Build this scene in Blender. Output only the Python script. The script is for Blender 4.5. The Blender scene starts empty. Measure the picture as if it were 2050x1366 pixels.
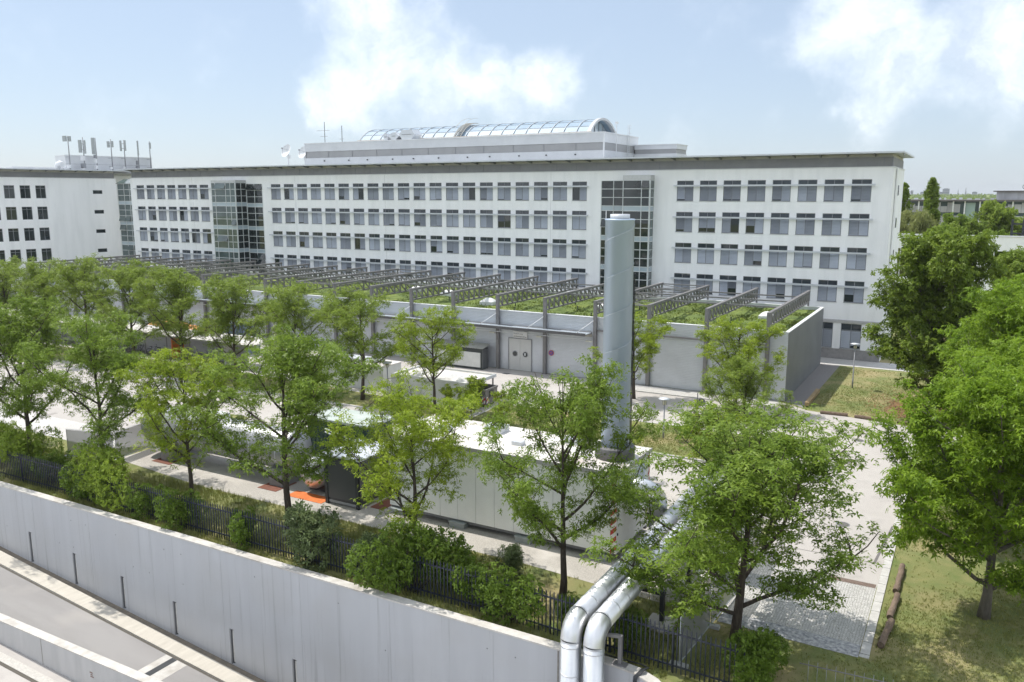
import bpy, math, random
import numpy as np
from mathutils import Vector, Matrix
from math import radians as rad, sin, cos, pi

scene = bpy.context.scene
COL = scene.collection

# ------------------------------------------------------------------ camera
CAM_H, YAW, F_PX = 17.5, rad(29.2), 1655.0
PITCH = math.atan((683 - 390) / F_PX)
cam_d = bpy.data.cameras.new('camera'); cam = bpy.data.objects.new('camera', cam_d); COL.objects.link(cam)
cam.location = (0, 0, CAM_H); cam.rotation_euler = (pi / 2 - PITCH, 0, YAW)
cam_d.sensor_width = 36; cam_d.lens = F_PX / 2050 * 36
cam_d.clip_start = 0.5; cam_d.clip_end = 20000
scene.camera = cam

# ------------------------------------------------------------------ sky, sun, exposure
SUN_TO = Vector((-3.25, 0.42, 6.0)).normalized()
SUN_EL = math.asin(SUN_TO.z); SUN_AZ = math.atan2(SUN_TO.x, SUN_TO.y)
world = bpy.data.worlds.new('World'); scene.world = world; world.use_nodes = True
def build_world():
    nt = world.node_tree; nt.nodes.clear(); N = nt.nodes.new; L = nt.links.new
    out = N('ShaderNodeOutputWorld'); bg = N('ShaderNodeBackground'); bg.inputs['Strength'].default_value = 0.135
    sky = N('ShaderNodeTexSky'); sky.sky_type = 'NISHITA'; sky.sun_disc = False
    sky.sun_elevation = SUN_EL; sky.sun_rotation = SUN_AZ
    sky.altitude = 500; sky.air_density = 1.0; sky.dust_density = 1.3; sky.ozone_density = 1.4
    tc = N('ShaderNodeTexCoord')
    F = Vector((-sin(YAW) * cos(PITCH), cos(YAW) * cos(PITCH), -sin(PITCH))); R = Vector((cos(YAW), sin(YAW), 0)); U = R.cross(F)
    def pd(x, y): return (F + R * (x - 1025) / F_PX + U * (683 - y) / F_PX).normalized()
    # cumulus banks: sky directions and angular radii (the two in view)
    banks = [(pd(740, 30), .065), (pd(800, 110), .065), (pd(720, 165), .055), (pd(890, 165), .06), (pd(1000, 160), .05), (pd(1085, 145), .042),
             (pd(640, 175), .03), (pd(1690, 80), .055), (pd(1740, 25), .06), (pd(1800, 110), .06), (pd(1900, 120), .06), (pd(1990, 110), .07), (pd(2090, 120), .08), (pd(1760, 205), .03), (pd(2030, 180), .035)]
    # warp the direction with noise so outlines are ragged
    nz = N('ShaderNodeTexNoise'); nz.inputs['Scale'].default_value = 7; nz.inputs['Detail'].default_value = 8; nz.inputs['Roughness'].default_value = .58
    L(tc.outputs['Generated'], nz.inputs['Vector'])
    sub = N('ShaderNodeVectorMath'); sub.operation = 'SUBTRACT'; L(nz.outputs['Color'], sub.inputs[0]); sub.inputs[1].default_value = (.5, .5, .5)
    scl = N('ShaderNodeVectorMath'); scl.operation = 'SCALE'; L(sub.outputs[0], scl.inputs[0]); scl.inputs['Scale'].default_value = .15
    add = N('ShaderNodeVectorMath'); add.operation = 'ADD'; L(tc.outputs['Generated'], add.inputs[0]); L(scl.outputs[0], add.inputs[1])
    prev = None
    for v, r in banks:
        ds = N('ShaderNodeVectorMath'); ds.operation = 'DISTANCE'; L(add.outputs[0], ds.inputs[0]); ds.inputs[1].default_value = v
        mr = N('ShaderNodeMapRange'); mr.interpolation_type = 'SMOOTHSTEP'; mr.inputs['From Min'].default_value = 0; mr.inputs['From Max'].default_value = r * 1.75
        mr.inputs['To Min'].default_value = 1; mr.inputs['To Max'].default_value = 0
        L(ds.outputs['Value'], mr.inputs['Value'])
        if prev is None: prev = mr.outputs[0]
        else:
            m = N('ShaderNodeMath'); m.operation = 'SMOOTH_MAX'; m.inputs[2].default_value = .25
            L(prev, m.inputs[0]); L(mr.outputs[0], m.inputs[1]); prev = m.outputs[0]
    n2 = N('ShaderNodeTexNoise'); n2.inputs['Scale'].default_value = 13; n2.inputs['Detail'].default_value = 9; n2.inputs['Roughness'].default_value = .6
    L(tc.outputs['Generated'], n2.inputs['Vector'])
    ma = N('ShaderNodeMath'); ma.operation = 'MULTIPLY_ADD'; L(n2.outputs['Fac'], ma.inputs[0]); ma.inputs[1].default_value = 1.3; ma.inputs[2].default_value = -.65
    ad = N('ShaderNodeMath'); ad.operation = 'ADD'; L(prev, ad.inputs[0]); L(ma.outputs[0], ad.inputs[1])
    # out of view only: denser cloud cover, added to lift the fill in shade
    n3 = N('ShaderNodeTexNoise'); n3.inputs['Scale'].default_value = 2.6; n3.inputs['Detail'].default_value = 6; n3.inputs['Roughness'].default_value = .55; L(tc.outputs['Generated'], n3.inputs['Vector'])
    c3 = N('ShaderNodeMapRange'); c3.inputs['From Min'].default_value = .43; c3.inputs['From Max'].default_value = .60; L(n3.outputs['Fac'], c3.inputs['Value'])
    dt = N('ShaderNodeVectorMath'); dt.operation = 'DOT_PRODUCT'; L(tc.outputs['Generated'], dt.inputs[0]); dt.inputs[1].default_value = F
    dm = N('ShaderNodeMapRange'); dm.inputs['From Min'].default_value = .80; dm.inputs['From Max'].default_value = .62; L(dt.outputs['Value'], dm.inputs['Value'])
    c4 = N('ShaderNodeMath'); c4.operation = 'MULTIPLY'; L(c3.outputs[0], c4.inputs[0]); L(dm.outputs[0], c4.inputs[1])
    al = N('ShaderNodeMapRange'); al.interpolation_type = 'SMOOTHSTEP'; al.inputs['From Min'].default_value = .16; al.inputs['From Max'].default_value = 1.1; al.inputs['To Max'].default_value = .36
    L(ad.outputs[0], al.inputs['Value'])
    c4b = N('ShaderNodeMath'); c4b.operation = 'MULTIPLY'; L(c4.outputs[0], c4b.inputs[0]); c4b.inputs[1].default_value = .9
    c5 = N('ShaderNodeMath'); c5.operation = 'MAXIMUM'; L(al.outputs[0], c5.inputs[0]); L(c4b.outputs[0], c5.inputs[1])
    n6 = N('ShaderNodeTexNoise'); n6.inputs['Scale'].default_value = 15; n6.inputs['Detail'].default_value = 7; n6.inputs['Roughness'].default_value = .62; L(add.outputs[0], n6.inputs['Vector'])
    m6 = N('ShaderNodeMapRange'); m6.inputs['From Min'].default_value = .36; m6.inputs['From Max'].default_value = .60; L(n6.outputs['Fac'], m6.inputs['Value'])
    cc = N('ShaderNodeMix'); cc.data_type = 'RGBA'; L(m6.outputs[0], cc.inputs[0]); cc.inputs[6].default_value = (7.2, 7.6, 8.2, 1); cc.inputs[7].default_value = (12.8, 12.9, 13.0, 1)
    # thin haze veil: lift the clear sky towards white
    veil = N('ShaderNodeMix'); veil.data_type = 'RGBA'; veil.inputs[0].default_value = .62; L(sky.outputs[0], veil.inputs[6]); veil.inputs[7].default_value = (3.95, 4.7, 5.75, 1)
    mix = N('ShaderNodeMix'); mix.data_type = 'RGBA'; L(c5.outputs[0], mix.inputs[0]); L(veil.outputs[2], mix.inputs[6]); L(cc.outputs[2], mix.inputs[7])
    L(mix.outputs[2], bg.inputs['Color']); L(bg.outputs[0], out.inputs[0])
build_world()
sun_d = bpy.data.lights.new('sun', 'SUN'); sun_d.energy = 3.9; sun_d.angle = rad(.53); sun_d.color = (1, .95, .87)
sun = bpy.data.objects.new('sun', sun_d); COL.objects.link(sun)
sun.rotation_euler = (-SUN_TO).to_track_quat('-Z', 'Y').to_euler(); sun.location = (-60, 20, 90)
vs = scene.view_settings; vs.view_transform = 'Standard'; vs.look = 'None'; vs.gamma = 1; vs.use_curve_mapping = False; vs.exposure = 0.2
scene.render.engine = 'CYCLES'
cy = scene.cycles; cy.max_bounces = 5; cy.diffuse_bounces = 3; cy.glossy_bounces = 2; cy.transmission_bounces = 3; cy.transparent_max_bounces = 5
cy.use_denoising = True; cy.caustics_reflective = False; cy.caustics_refractive = False
cy.sample_clamp_indirect = 6; cy.use_adaptive_sampling = True; cy.adaptive_threshold = .025

# ------------------------------------------------------------------ materials
MATS = {}
def mat(name, c1, c2=None, scale=1.0, rough=.6, metal=0.0, bump=0.0, bscale=30.0, stretch=(1, 1, 1), spec=.5, detail=5, lo=.35, hi=.65, c3=None, s3=.2, lo3=.5, hi3=.7):
    """noise-mottled surface; positions are in world metres, so no two copies look the same"""
    if name in MATS: return MATS[name]
    m = bpy.data.materials.new(name); m.use_nodes = True; nt = m.node_tree; N = nt.nodes.new; L = nt.links.new
    b = nt.nodes['Principled BSDF']; b.inputs['Roughness'].default_value = rough; b.inputs['Metallic'].default_value = metal
    b.inputs['Specular IOR Level'].default_value = spec; b.inputs['Base Color'].default_value = (*c1, 1)
    g = N('ShaderNodeNewGeometry'); mp = N('ShaderNodeMapping'); mp.inputs['Scale'].default_value = stretch; L(g.outputs['Position'], mp.inputs['Vector'])
    if c2:
        n = N('ShaderNodeTexNoise'); n.inputs['Scale'].default_value = scale; n.inputs['Detail'].default_value = detail; n.inputs['Roughness'].default_value = .6
        L(mp.outputs[0], n.inputs['Vector'])
        mr = N('ShaderNodeMapRange'); mr.inputs['From Min'].default_value = lo; mr.inputs['From Max'].default_value = hi; L(n.outputs['Fac'], mr.inputs['Value'])
        mx = N('ShaderNodeMix'); mx.data_type = 'RGBA'; mx.inputs[6].default_value = (*c1, 1); mx.inputs[7].default_value = (*c2, 1); L(mr.outputs[0], mx.inputs[0])
        col = mx.outputs[2]
        if c3:
            n3 = N('ShaderNodeTexNoise'); n3.inputs['Scale'].default_value = s3; n3.inputs['Detail'].default_value = 6; L(g.outputs['Position'], n3.inputs['Vector'])
            m3 = N('ShaderNodeMapRange'); m3.inputs['From Min'].default_value = lo3; m3.inputs['From Max'].default_value = hi3; L(n3.outputs['Fac'], m3.inputs['Value'])
            x3 = N('ShaderNodeMix'); x3.data_type = 'RGBA'; L(m3.outputs[0], x3.inputs[0]); L(col, x3.inputs[6]); x3.inputs[7].default_value = (*c3, 1); col = x3.outputs[2]
        L(col, b.inputs['Base Color'])
    if bump:
        n = N('ShaderNodeTexNoise'); n.inputs['Scale'].default_value = bscale; n.inputs['Detail'].default_value = 4; L(mp.outputs[0], n.inputs['Vector'])
        bp = N('ShaderNodeBump'); bp.inputs['Strength'].default_value = bump; bp.inputs['Distance'].default_value = .05; L(n.outputs['Fac'], bp.inputs['Height']); L(bp.outputs[0], b.inputs['Normal'])
    MATS[name] = m; return m

def leaf_mat(name, ca, cb, trans):
    m = bpy.data.materials.new(name); m.use_nodes = True; nt = m.node_tree; N = nt.nodes.new; L = nt.links.new
    b = nt.nodes['Principled BSDF']; out = nt.nodes['Material Output']; b.inputs['Roughness'].default_value = .42; b.inputs['Specular IOR Level'].default_value = .18
    g = N('ShaderNodeNewGeometry'); n = N('ShaderNodeTexNoise'); n.inputs['Scale'].default_value = .9; L(g.outputs['Position'], n.inputs['Vector'])
    a = N('ShaderNodeMath'); a.operation = 'MULTIPLY_ADD'; L(g.outputs['Random Per Island'], a.inputs[0]); a.inputs[1].default_value = .55
    s = N('ShaderNodeMapRange'); s.inputs['From Min'].default_value = .3; s.inputs['From Max'].default_value = .7; s.inputs['To Max'].default_value = .45; L(n.outputs['Fac'], s.inputs['Value']); L(s.outputs[0], a.inputs[2])
    mx = N('ShaderNodeMix'); mx.data_type = 'RGBA'; mx.inputs[6].default_value = (*ca, 1); mx.inputs[7].default_value = (*cb, 1); L(a.outputs[0], mx.inputs[0])
    L(mx.outputs[2], b.inputs['Base Color'])
    t = N('ShaderNodeBsdfTranslucent'); L(mx.outputs[2], t.inputs['Color'])
    ms = N('ShaderNodeMixShader'); ms.inputs[0].default_value = trans; L(b.outputs[0], ms.inputs[1]); L(t.outputs[0], ms.inputs[2]); L(ms.outputs[0], out.inputs['Surface'])
    MATS[name] = m; return m
def vary(m, lo, hi):
    '''each object with this material is a shade lighter or darker'''
    nt = m.node_tree; b = nt.nodes['Principled BSDF']; src = b.inputs['Base Color'].links[0].from_socket; oi = nt.nodes.new('ShaderNodeObjectInfo'); mr = nt.nodes.new('ShaderNodeMapRange'); mr.inputs['To Min'].default_value = lo; mr.inputs['To Max'].default_value = hi
    nt.links.new(oi.outputs['Random'], mr.inputs['Value']); vm = nt.nodes.new('ShaderNodeVectorMath'); vm.operation = 'SCALE'; nt.links.new(src, vm.inputs[0]); nt.links.new(mr.outputs[0], vm.inputs['Scale']); nt.links.new(vm.outputs[0], b.inputs['Base Color'])

def glass_mat(name, col, rough=.03, spec=.8):
    return mat(name, col, tuple(c * .6 for c in col), scale=.5, rough=rough, spec=spec)

WHITE = mat('render_white', (.91, .925, .945), (.80, .82, .84), scale=1.1, stretch=(1, 1, .12), lo=.42, hi=.8, rough=.8, bump=.08, bscale=14, c3=(.82, .83, .835), s3=.12, lo3=.55, hi3=.8)
WHITE_TRIM = mat('white_trim', (.72, .74, .76), (.66, .68, .70), scale=2, rough=.55)
PALE_METAL = mat('pale_metal', (.62, .65, .69), (.55, .58, .62), scale=.8, rough=.45, metal=.25)
GREY_METAL = mat('grey_metal', (.30, .31, .33), (.25, .26, .28), scale=.7, rough=.5, metal=.3)
LOUVRE = mat('louvre_grey', (.31, .315, .325), (.26, .265, .275), scale=.5, rough=.5, metal=.3)
CLAD = mat('wall_cladding', (.64, .67, .72), (.58, .61, .655), scale=.6, rough=.42, metal=.4)
STEEL = mat('galvanised_steel', (.235, .23, .235), (.19, .185, .19), scale=1.5, rough=.55, metal=.25)
DARK = mat('dark_metal', (.045, .05, .055), (.03, .033, .038), scale=2, rough=.45, metal=.2)
FRAME = mat('window_frame', (.24, .255, .28), (.20, .215, .235), scale=2, rough=.5)
BLIND = mat('blind_slats', (.39, .43, .49), (.325, .36, .42), scale=.45, rough=.42, metal=.2)
vary(BLIND, .72, 1.35)
GLASS_DARK = glass_mat('dark_glass', (.022, .034, .037), rough=.02, spec=.7)
GLASS_TRANSOM = glass_mat('transom_glass', (.05, .065, .08), rough=.04, spec=.7)
GLASS_GREEN = glass_mat('greenish_glass', (.085, .125, .125), rough=.03, spec=.9)
GLASS_PALE = mat('pale_glass', (.42, .50, .55), (.36, .44, .50), scale=.4, rough=.12, spec=.8)
GLASS_BLUE = mat('skylight_glass', (.30, .39, .48), (.23, .32, .41), scale=.3, rough=.5, spec=.3)
CONC = mat('concrete', (.47, .475, .48), (.42, .425, .43), scale=1.2, rough=.85, bump=.2, bscale=18, c3=(.33, .325, .31), s3=.5, lo3=.6, hi3=.85)
CONC_LIGHT = mat('light_concrete', (.60, .58, .55), (.50, .48, .45), scale=2.5, rough=.9, bump=.25, bscale=25, c3=(.36, .33, .29), s3=1.3, lo3=.5, hi3=.8)
ASPHALT = mat('ramp_asphalt', (.31, .30, .295), (.26, .25, .245), scale=.35, rough=.9, bump=.2, bscale=60, stretch=(.3, 1.6, 1), c3=(.37, .35, .33), s3=.25)
PAVING = mat('yard_paving', (.475, .45, .425), (.40, .375, .355), scale=.3, rough=.9, bump=.15, bscale=50, detail=9, lo=.3, hi=.7, c3=(.345, .325, .31), s3=.8, lo3=.56, hi3=.85)
GRAVEL = mat('gravel', (.52, .49, .45), (.36, .34, .31), scale=14, rough=.95, bump=.6, bscale=40, c3=(.58, .55, .51), s3=.5)
KERB = mat('kerb_stone', (.56, .55, .53), (.46, .45, .43), scale=3, rough=.85, bump=.2)
LAWN = mat('lawn', (.135, .18, .05), (.24, .235, .09), scale=.7, rough=.95, bump=.8, bscale=30, detail=9, c3=(.33, .28, .14), s3=.28, lo3=.47, hi3=.68)
LITTER = mat('leaf_litter', (.26, .15, .07), (.16, .13, .05), scale=3, rough=.95, bump=.8, bscale=20)
SEDUM = mat('sedum_roof', (.075, .12, .028), (.16, .21, .045), scale=.5, rough=.95, bump=.8, bscale=14, detail=8, c3=(.26, .30, .06), s3=.35, lo3=.57, hi3=.70)
BARK = mat('bark', (.045, .034, .026), (.085, .07, .055), scale=9, rough=.95, bump=.9, bscale=25, stretch=(1, 1, .25))
BARK_GREY = mat('grey_bark', (.10, .09, .075), (.17, .15, .125), scale=8, rough=.95, bump=.9, bscale=22, stretch=(1, 1, .25))
SILVER = mat('aluminium_jacket', (.80, .81, .82), (.70, .71, .73), scale=1.2, rough=.4, metal=.88)
CHIMNEY = mat('chimney_sheet', (.50, .60, .73), (.45, .545, .67), scale=.35, rough=.42, metal=.5, stretch=(1, 1, .4))
PANEL_WHITE = mat('container_panel', (.86, .87, .84), (.80, .81, .78), scale=.8, rough=.55)
ROOF_WHITE = mat('container_roof', (.74, .72, .69), (.60, .57, .53), scale=.9, rough=.6, c3=(.50, .44, .40), s3=.6, lo3=.5, hi3=.75)
SHED = mat('shed_white', (.66, .67, .65), (.58, .59, .57), scale=1.0, rough=.8, c3=(.46, .46, .44), s3=.4, lo3=.58, hi3=.8)
SHELTER = mat('shelter_grey', (.40, .40, .41), (.34, .34, .35), scale=1.0, rough=.8)
SHELTER_ROOF = mat('shelter_roof', (.62, .60, .57), (.52, .50, .47), scale=.8, rough=.85, bump=.2)
ORANGE = mat('orange_paint', (.72, .20, .045), (.62, .15, .03), scale=2, rough=.6)
RUST = mat('rust_red', (.21, .075, .045), (.15, .055, .035), scale=2, rough=.8)
SKIP = mat('skip_grey', (.20, .195, .19), (.14, .135, .13), scale=2, rough=.5, metal=.3)
FENCE = mat('fence_blue_black', (.03, .036, .055), (.05, .058, .085), scale=4, rough=.32, metal=.4)
TIMBER = mat('timber', (.42, .31, .17), (.33, .23, .12), scale=5, rough=.85, bump=.4, stretch=(1, .2, 1))
LOG = mat('log_bark', (.23, .17, .125), (.14, .10, .075), scale=6, rough=.95, bump=.9, bscale=20, stretch=(1, .3, 1))
LOG_END = mat('log_end', (.10, .07, .05), (.15, .11, .08), scale=12, rough=.9)
SOIL = mat('bare_soil', (.12, .095, .07), (.18, .15, .11), scale=3, rough=.95, bump=.5)
LEAF_MID = leaf_mat('leaf_mid', (.118, .20, .027), (.285, .39, .062), .45)
LEAF_BRIGHT = leaf_mat('leaf_bright', (.18, .275, .02), (.385, .475, .05), .45)
LEAF_DARK = leaf_mat('leaf_dark', (.115, .185, .026), (.275, .365, .06), .43)
LEAF_FRESH = leaf_mat('leaf_fresh', (.125, .225, .02), (.30, .43, .045), .47)
LEAF_PALE = leaf_mat('leaf_pale', (.20, .235, .075), (.34, .37, .14), .38)

# ------------------------------------------------------------------ mesh helpers
ORG = {}
def org(o):
    return ORG.get(o.name, Vector((0, 0, 0))) if o else Vector((0, 0, 0))
class MB:
    def __init__(s, M=None): s.v = []; s.f = []; s.M = M; s.sm = []
    def add(s, vs, fs, smooth=False):
        k = len(s.v); s.v += [tuple(v) for v in vs]; s.f += [tuple(i + k for i in f) for f in fs]; s.sm += [smooth] * len(fs); return s
    def box(s, x0, x1, y0, y1, z0, z1):
        if x0 > x1: x0, x1 = x1, x0
        if y0 > y1: y0, y1 = y1, y0
        if z0 > z1: z0, z1 = z1, z0
        return s.add([(x0, y0, z0), (x1, y0, z0), (x1, y1, z0), (x0, y1, z0), (x0, y0, z1), (x1, y0, z1), (x1, y1, z1), (x0, y1, z1)],
                     [(0, 3, 2, 1), (4, 5, 6, 7), (0, 1, 5, 4), (1, 2, 6, 5), (2, 3, 7, 6), (3, 0, 4, 7)])
    def bar(s, p, q, w, h=None, up=(0, 0, 1)):
        h = w if h is None else h; p = Vector(p); q = Vector(q); d = (q - p).normalized(); up = Vector(up)
        if abs(d.dot(up)) > .98: up = Vector((1, 0, 0))
        a = d.cross(up).normalized() * (w / 2); b = a.cross(d).normalized() * (h / 2)
        vs = [p - a - b, p + a - b, p + a + b, p - a + b, q - a - b, q + a - b, q + a + b, q - a + b]
        return s.add(vs, [(0, 1, 2, 3), (7, 6, 5, 4), (0, 4, 5, 1), (1, 5, 6, 2), (2, 6, 7, 3), (3, 7, 4, 0)])
    def tube(s, pts, rs, n=10, cap=True, smooth=True):
        pts = [Vector(p) for p in pts]
        if not hasattr(rs, '__len__'): rs = [rs] * len(pts)
        k = len(s.v); ref = None; prevd = None
        for i, p in enumerate(pts):
            if i == 0: d = pts[1] - p
            elif i == len(pts) - 1: d = p - pts[i - 1]
            else: d = (pts[i + 1] - p).normalized() + (p - pts[i - 1]).normalized()
            d.normalize()
            if ref is None:
                ref = Vector((0, 0, 1)) if abs(d.z) < .9 else Vector((1, 0, 0))
                a = d.cross(ref).normalized()
            else:
                a = (a - d * a.dot(d)); a.normalize()
            b = d.cross(a)
            for j in range(n):
                t = 2 * pi * j / n; s.v.append(tuple(p + (a * cos(t) + b * sin(t)) * rs[i]))
        for i in range(len(pts) - 1):
            for j in range(n):
                s.f.append((k + i * n + j, k + i * n + (j + 1) % n, k + (i + 1) * n + (j + 1) % n, k + (i + 1) * n + j)); s.sm.append(smooth)
        if cap:
            s.f.append(tuple(k + j for j in reversed(range(n)))); s.sm.append(False)
            e = k + (len(pts) - 1) * n; s.f.append(tuple(e + j for j in range(n))); s.sm.append(False)
        return s
    def poly(s, pts, z):
        return s.add([(p[0], p[1], z) for p in pts], [tuple(range(len(pts)))])
    def prism(s, pts, z0, z1):
        n = len(pts); return s.add([(p[0], p[1], z0) for p in pts] + [(p[0], p[1], z1) for p in pts],
            [tuple(range(n, 2 * n)), tuple(reversed(range(n)))] + [(i, (i + 1) % n, n + (i + 1) % n, n + i) for i in range(n)])
    def lathe(s, c, prof, n=20, smooth=True):
        k = len(s.v); c = Vector(c)
        for r, z in prof:
            for j in range(n): s.v.append((c.x + r * cos(2 * pi * j / n), c.y + r * sin(2 * pi * j / n), c.z + z))
        for i in range(len(prof) - 1):
            for j in range(n): s.f.append((k + i * n + j, k + i * n + (j + 1) % n, k + (i + 1) * n + (j + 1) % n, k + (i + 1) * n + j)); s.sm.append(smooth)
        s.f.append(tuple(k + j for j in reversed(range(n)))); s.sm.append(False)
        e = k + (len(prof) - 1) * n; s.f.append(tuple(e + j for j in range(n))); s.sm.append(False)
        return s
    def mesh(s, name, m, off=Vector((0, 0, 0))):
        me = bpy.data.meshes.new(name)
        vs = [s.M @ Vector(v) for v in s.v] if s.M else [Vector(v) for v in s.v]
        me.from_pydata([v - off for v in vs], [], s.f); me.materials.append(m)
        if any(s.sm): me.polygons.foreach_set('use_smooth', s.sm)
        me.update(); return me
    def build(s, name, m, parent=None):
        me = s.mesh(name, m, org(parent)); o = bpy.data.objects.new(name, me); COL.objects.link(o)
        o.parent = parent; ORG[o.name] = org(parent); return o
def tag(o, label=None, cat=None, group=None, kind=None):
    if label: o['label'] = label
    if cat: o['category'] = cat
    if group: o['group'] = group
    if kind: o['kind'] = kind
    return o
def thing(name, loc, label, cat, group=None, rz=0):
    o = bpy.data.objects.new(name, None); COL.objects.link(o); o.location = loc; o.rotation_euler.z = rz
    o.empty_display_size = .3; ORG[o.name] = Vector(loc); return tag(o, label, cat, group)
def inst(name, me, parent, loc, rot=(0, 0, 0), scale=(1, 1, 1)):
    """a piece with shared mesh data; loc in world metres under an unrotated parent"""
    o = bpy.data.objects.new(name, me); COL.objects.link(o); o.parent = parent
    o.location = Vector(loc) - org(parent); o.rotation_euler = rot; o.scale = scale; ORG[o.name] = Vector(loc); return o
def copy_tree(o, parent=None):
    c = o.copy(); COL.objects.link(c); c.parent = parent
    for ch in list(o.children): copy_tree(ch, c)
    return c
def struct(name, mb, m, parent=None):
    o = mb.build(name, m, parent)
    if parent is None: tag(o, kind='structure')
    return o
def holed_wall(mb, x0, x1, z0, z1, Y, holes, depth, back=True):
    """a wall in the plane y=Y facing -y with rectangular openings (xa,xb,za,zb) and reveals going back by depth"""
    xs = sorted({x0, x1, *[h[0] for h in holes], *[h[1] for h in holes]}); zs = sorted({z0, z1, *[h[2] for h in holes], *[h[3] for h in holes]})
    idx = {}
    def V(x, z):
        if (x, z) not in idx: idx[(x, z)] = len(mb.v); mb.v.append((x, Y, z))
        return idx[(x, z)]
    hs = list(holes)
    for j in range(len(zs) - 1):
        row = [h for h in hs if h[2] <= zs[j] + 1e-6 and h[3] >= zs[j + 1] - 1e-6]
        for i in range(len(xs) - 1):
            if any(h[0] <= xs[i] + 1e-6 and h[1] >= xs[i + 1] - 1e-6 for h in row): continue
            mb.f.append((V(xs[i], zs[j]), V(xs[i + 1], zs[j]), V(xs[i + 1], zs[j + 1]), V(xs[i], zs[j + 1]))); mb.sm.append(False)
    for a, b, c, d in hs:
        y2 = Y + depth
        mb.add([(a, Y, c), (b, Y, c), (b, Y, d), (a, Y, d), (a, y2, c), (b, y2, c), (b, y2, d), (a, y2, d)],
               [(0, 4, 5, 1), (1, 5, 6, 2), (2, 6, 7, 3), (3, 7, 4, 0)])
def ribbed(mb, x0, x1, z0, z1, Y, pitch, depth):
    """horizontal trapezoid ribs, facing -y"""
    prof = []; z = z0
    while z < z1 - 1e-6:
        for dz, dy in ((0, 0), (.42, 0), (.5, -depth), (.92, -depth)):
            zz = z + dz * pitch
            if zz <= z1: prof.append((zz, Y + dy))
        z += pitch
    prof.append((z1, Y))
    vs = [(x, y, z) for z, y in prof for x in (x0, x1)]
    mb.add(vs, [(2 * i, 2 * i + 1, 2 * i + 3, 2 * i + 2) for i in range(len(prof) - 1)])
def rot_around(M): return M
# ------------------------------------------------------------------ ground
def zr(x): return -8.81 - .1 * x
RAMP = Matrix(((1, 0, 0, 0), (0, 1, 0, 0), (-.1, 0, 1, -8.81), (0, 0, 0, 1)))
WALL_END = [(-10.4, 26.35), (-9.6, 26.25), (-8.9, 25.95), (-8.35, 25.45), (-8.0, 24.8), (-7.9, 24.0), (-7.9, 6)]
def offs(path, d):
    out = []
    for i, p in enumerate(path):
        a = Vector(path[max(i - 1, 0)]); b = Vector(path[min(i + 1, len(path) - 1)]); t = (b - a).normalized(); nrm = Vector((-t.y, t.x))
        out.append((p[0] + nrm.x * d, p[1] + nrm.y * d))
    return out
path = [(-88.1, 26.35)] + WALL_END
back = offs(path, .25)
pts = [(-6000, 26.6)] + back + [(-7.65, -300), (6000, -300), (6000, 9000), (-6000, 9000)]
gr = struct('ground', MB().poly(pts, 0), LAWN)
struct('ground', MB().poly([(-6000, -300), (-88.1, -300), (-88.1, 26.6), (-6000, 26.6)], 0), LAWN)
struct('pavement', MB().poly([(-88.1, -300), (-7.65, -300), (-7.65, 5.0), (-88.1, 5.0)], -.02), PAVING)
# paved yard: lane, main road before the hall and the apron on the right
yard = [(-170, 38), (-52, 38), (-52, 45.6), (-8.2, 45.6), (-8.2, 38.6), (-2.6, 38.6), (-2.6, 58), (-1.6, 60), (2, 61), (60, 61), (60, 68), (-3, 68.2), (-11.0, 69.5), (-14, 71.7), (-170, 71.7)]
struct('road', MB().poly(yard, .004), PAVING)
struct('pavement', MB().poly([(-170, 34.6), (-52, 34.6), (-50, 36.5), (-50, 38), (-170, 38)], .004), mat('plaza_setts', (.58, .56, .54), (.44, .43, .42), scale=9, rough=.9, bump=.5, bscale=12, c3=(.62, .60, .58), s3=.4))
# median lawns with kerbs
def kerbed(name, pts, m=LAWN, kw=.14, h=.10):
    struct(name, MB().poly(pts, h - .02), m)
    n = len(pts); k = 0
    root = struct('kerb', MB().box(pts[0][0] - .01, pts[0][0] + .01, pts[0][1] - .01, pts[0][1] + .01, 0, .02), KERB)
    me = MB().box(-.495, .495, -kw / 2, kw / 2, 0, h).mesh('kerb_stone', KERB)
    for i in range(n):
        a = Vector(pts[i]); b = Vector(pts[(i + 1) % n]); Ln = (b - a).length; cnt = max(1, int(round(Ln / 1.0)))
        if a.x < -75 and b.x < -75: continue
        for j in range(cnt):
            c = a.lerp(b, (j + .5) / cnt)
            if c.x < -75: continue
            inst('kerb_stone', me, root, (c.x, c.y, .006), (0, 0, math.atan2((b - a).y, (b - a).x)), (Ln / cnt, 1, 1))
kerbed('lawn', [(-130, 52.3), (-34.2, 52.3), (-34.2, 55.6), (-62, 57.2), (-130, 57.2)])
kerbed('lawn', [(-33.8, 52.3), (-13.2, 52.3), (-11.9, 53.0), (-11.3, 54.3), (-11.3, 57.6), (-12.0, 59.0), (-13.4, 59.7), (-33.8, 58.9)])
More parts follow.
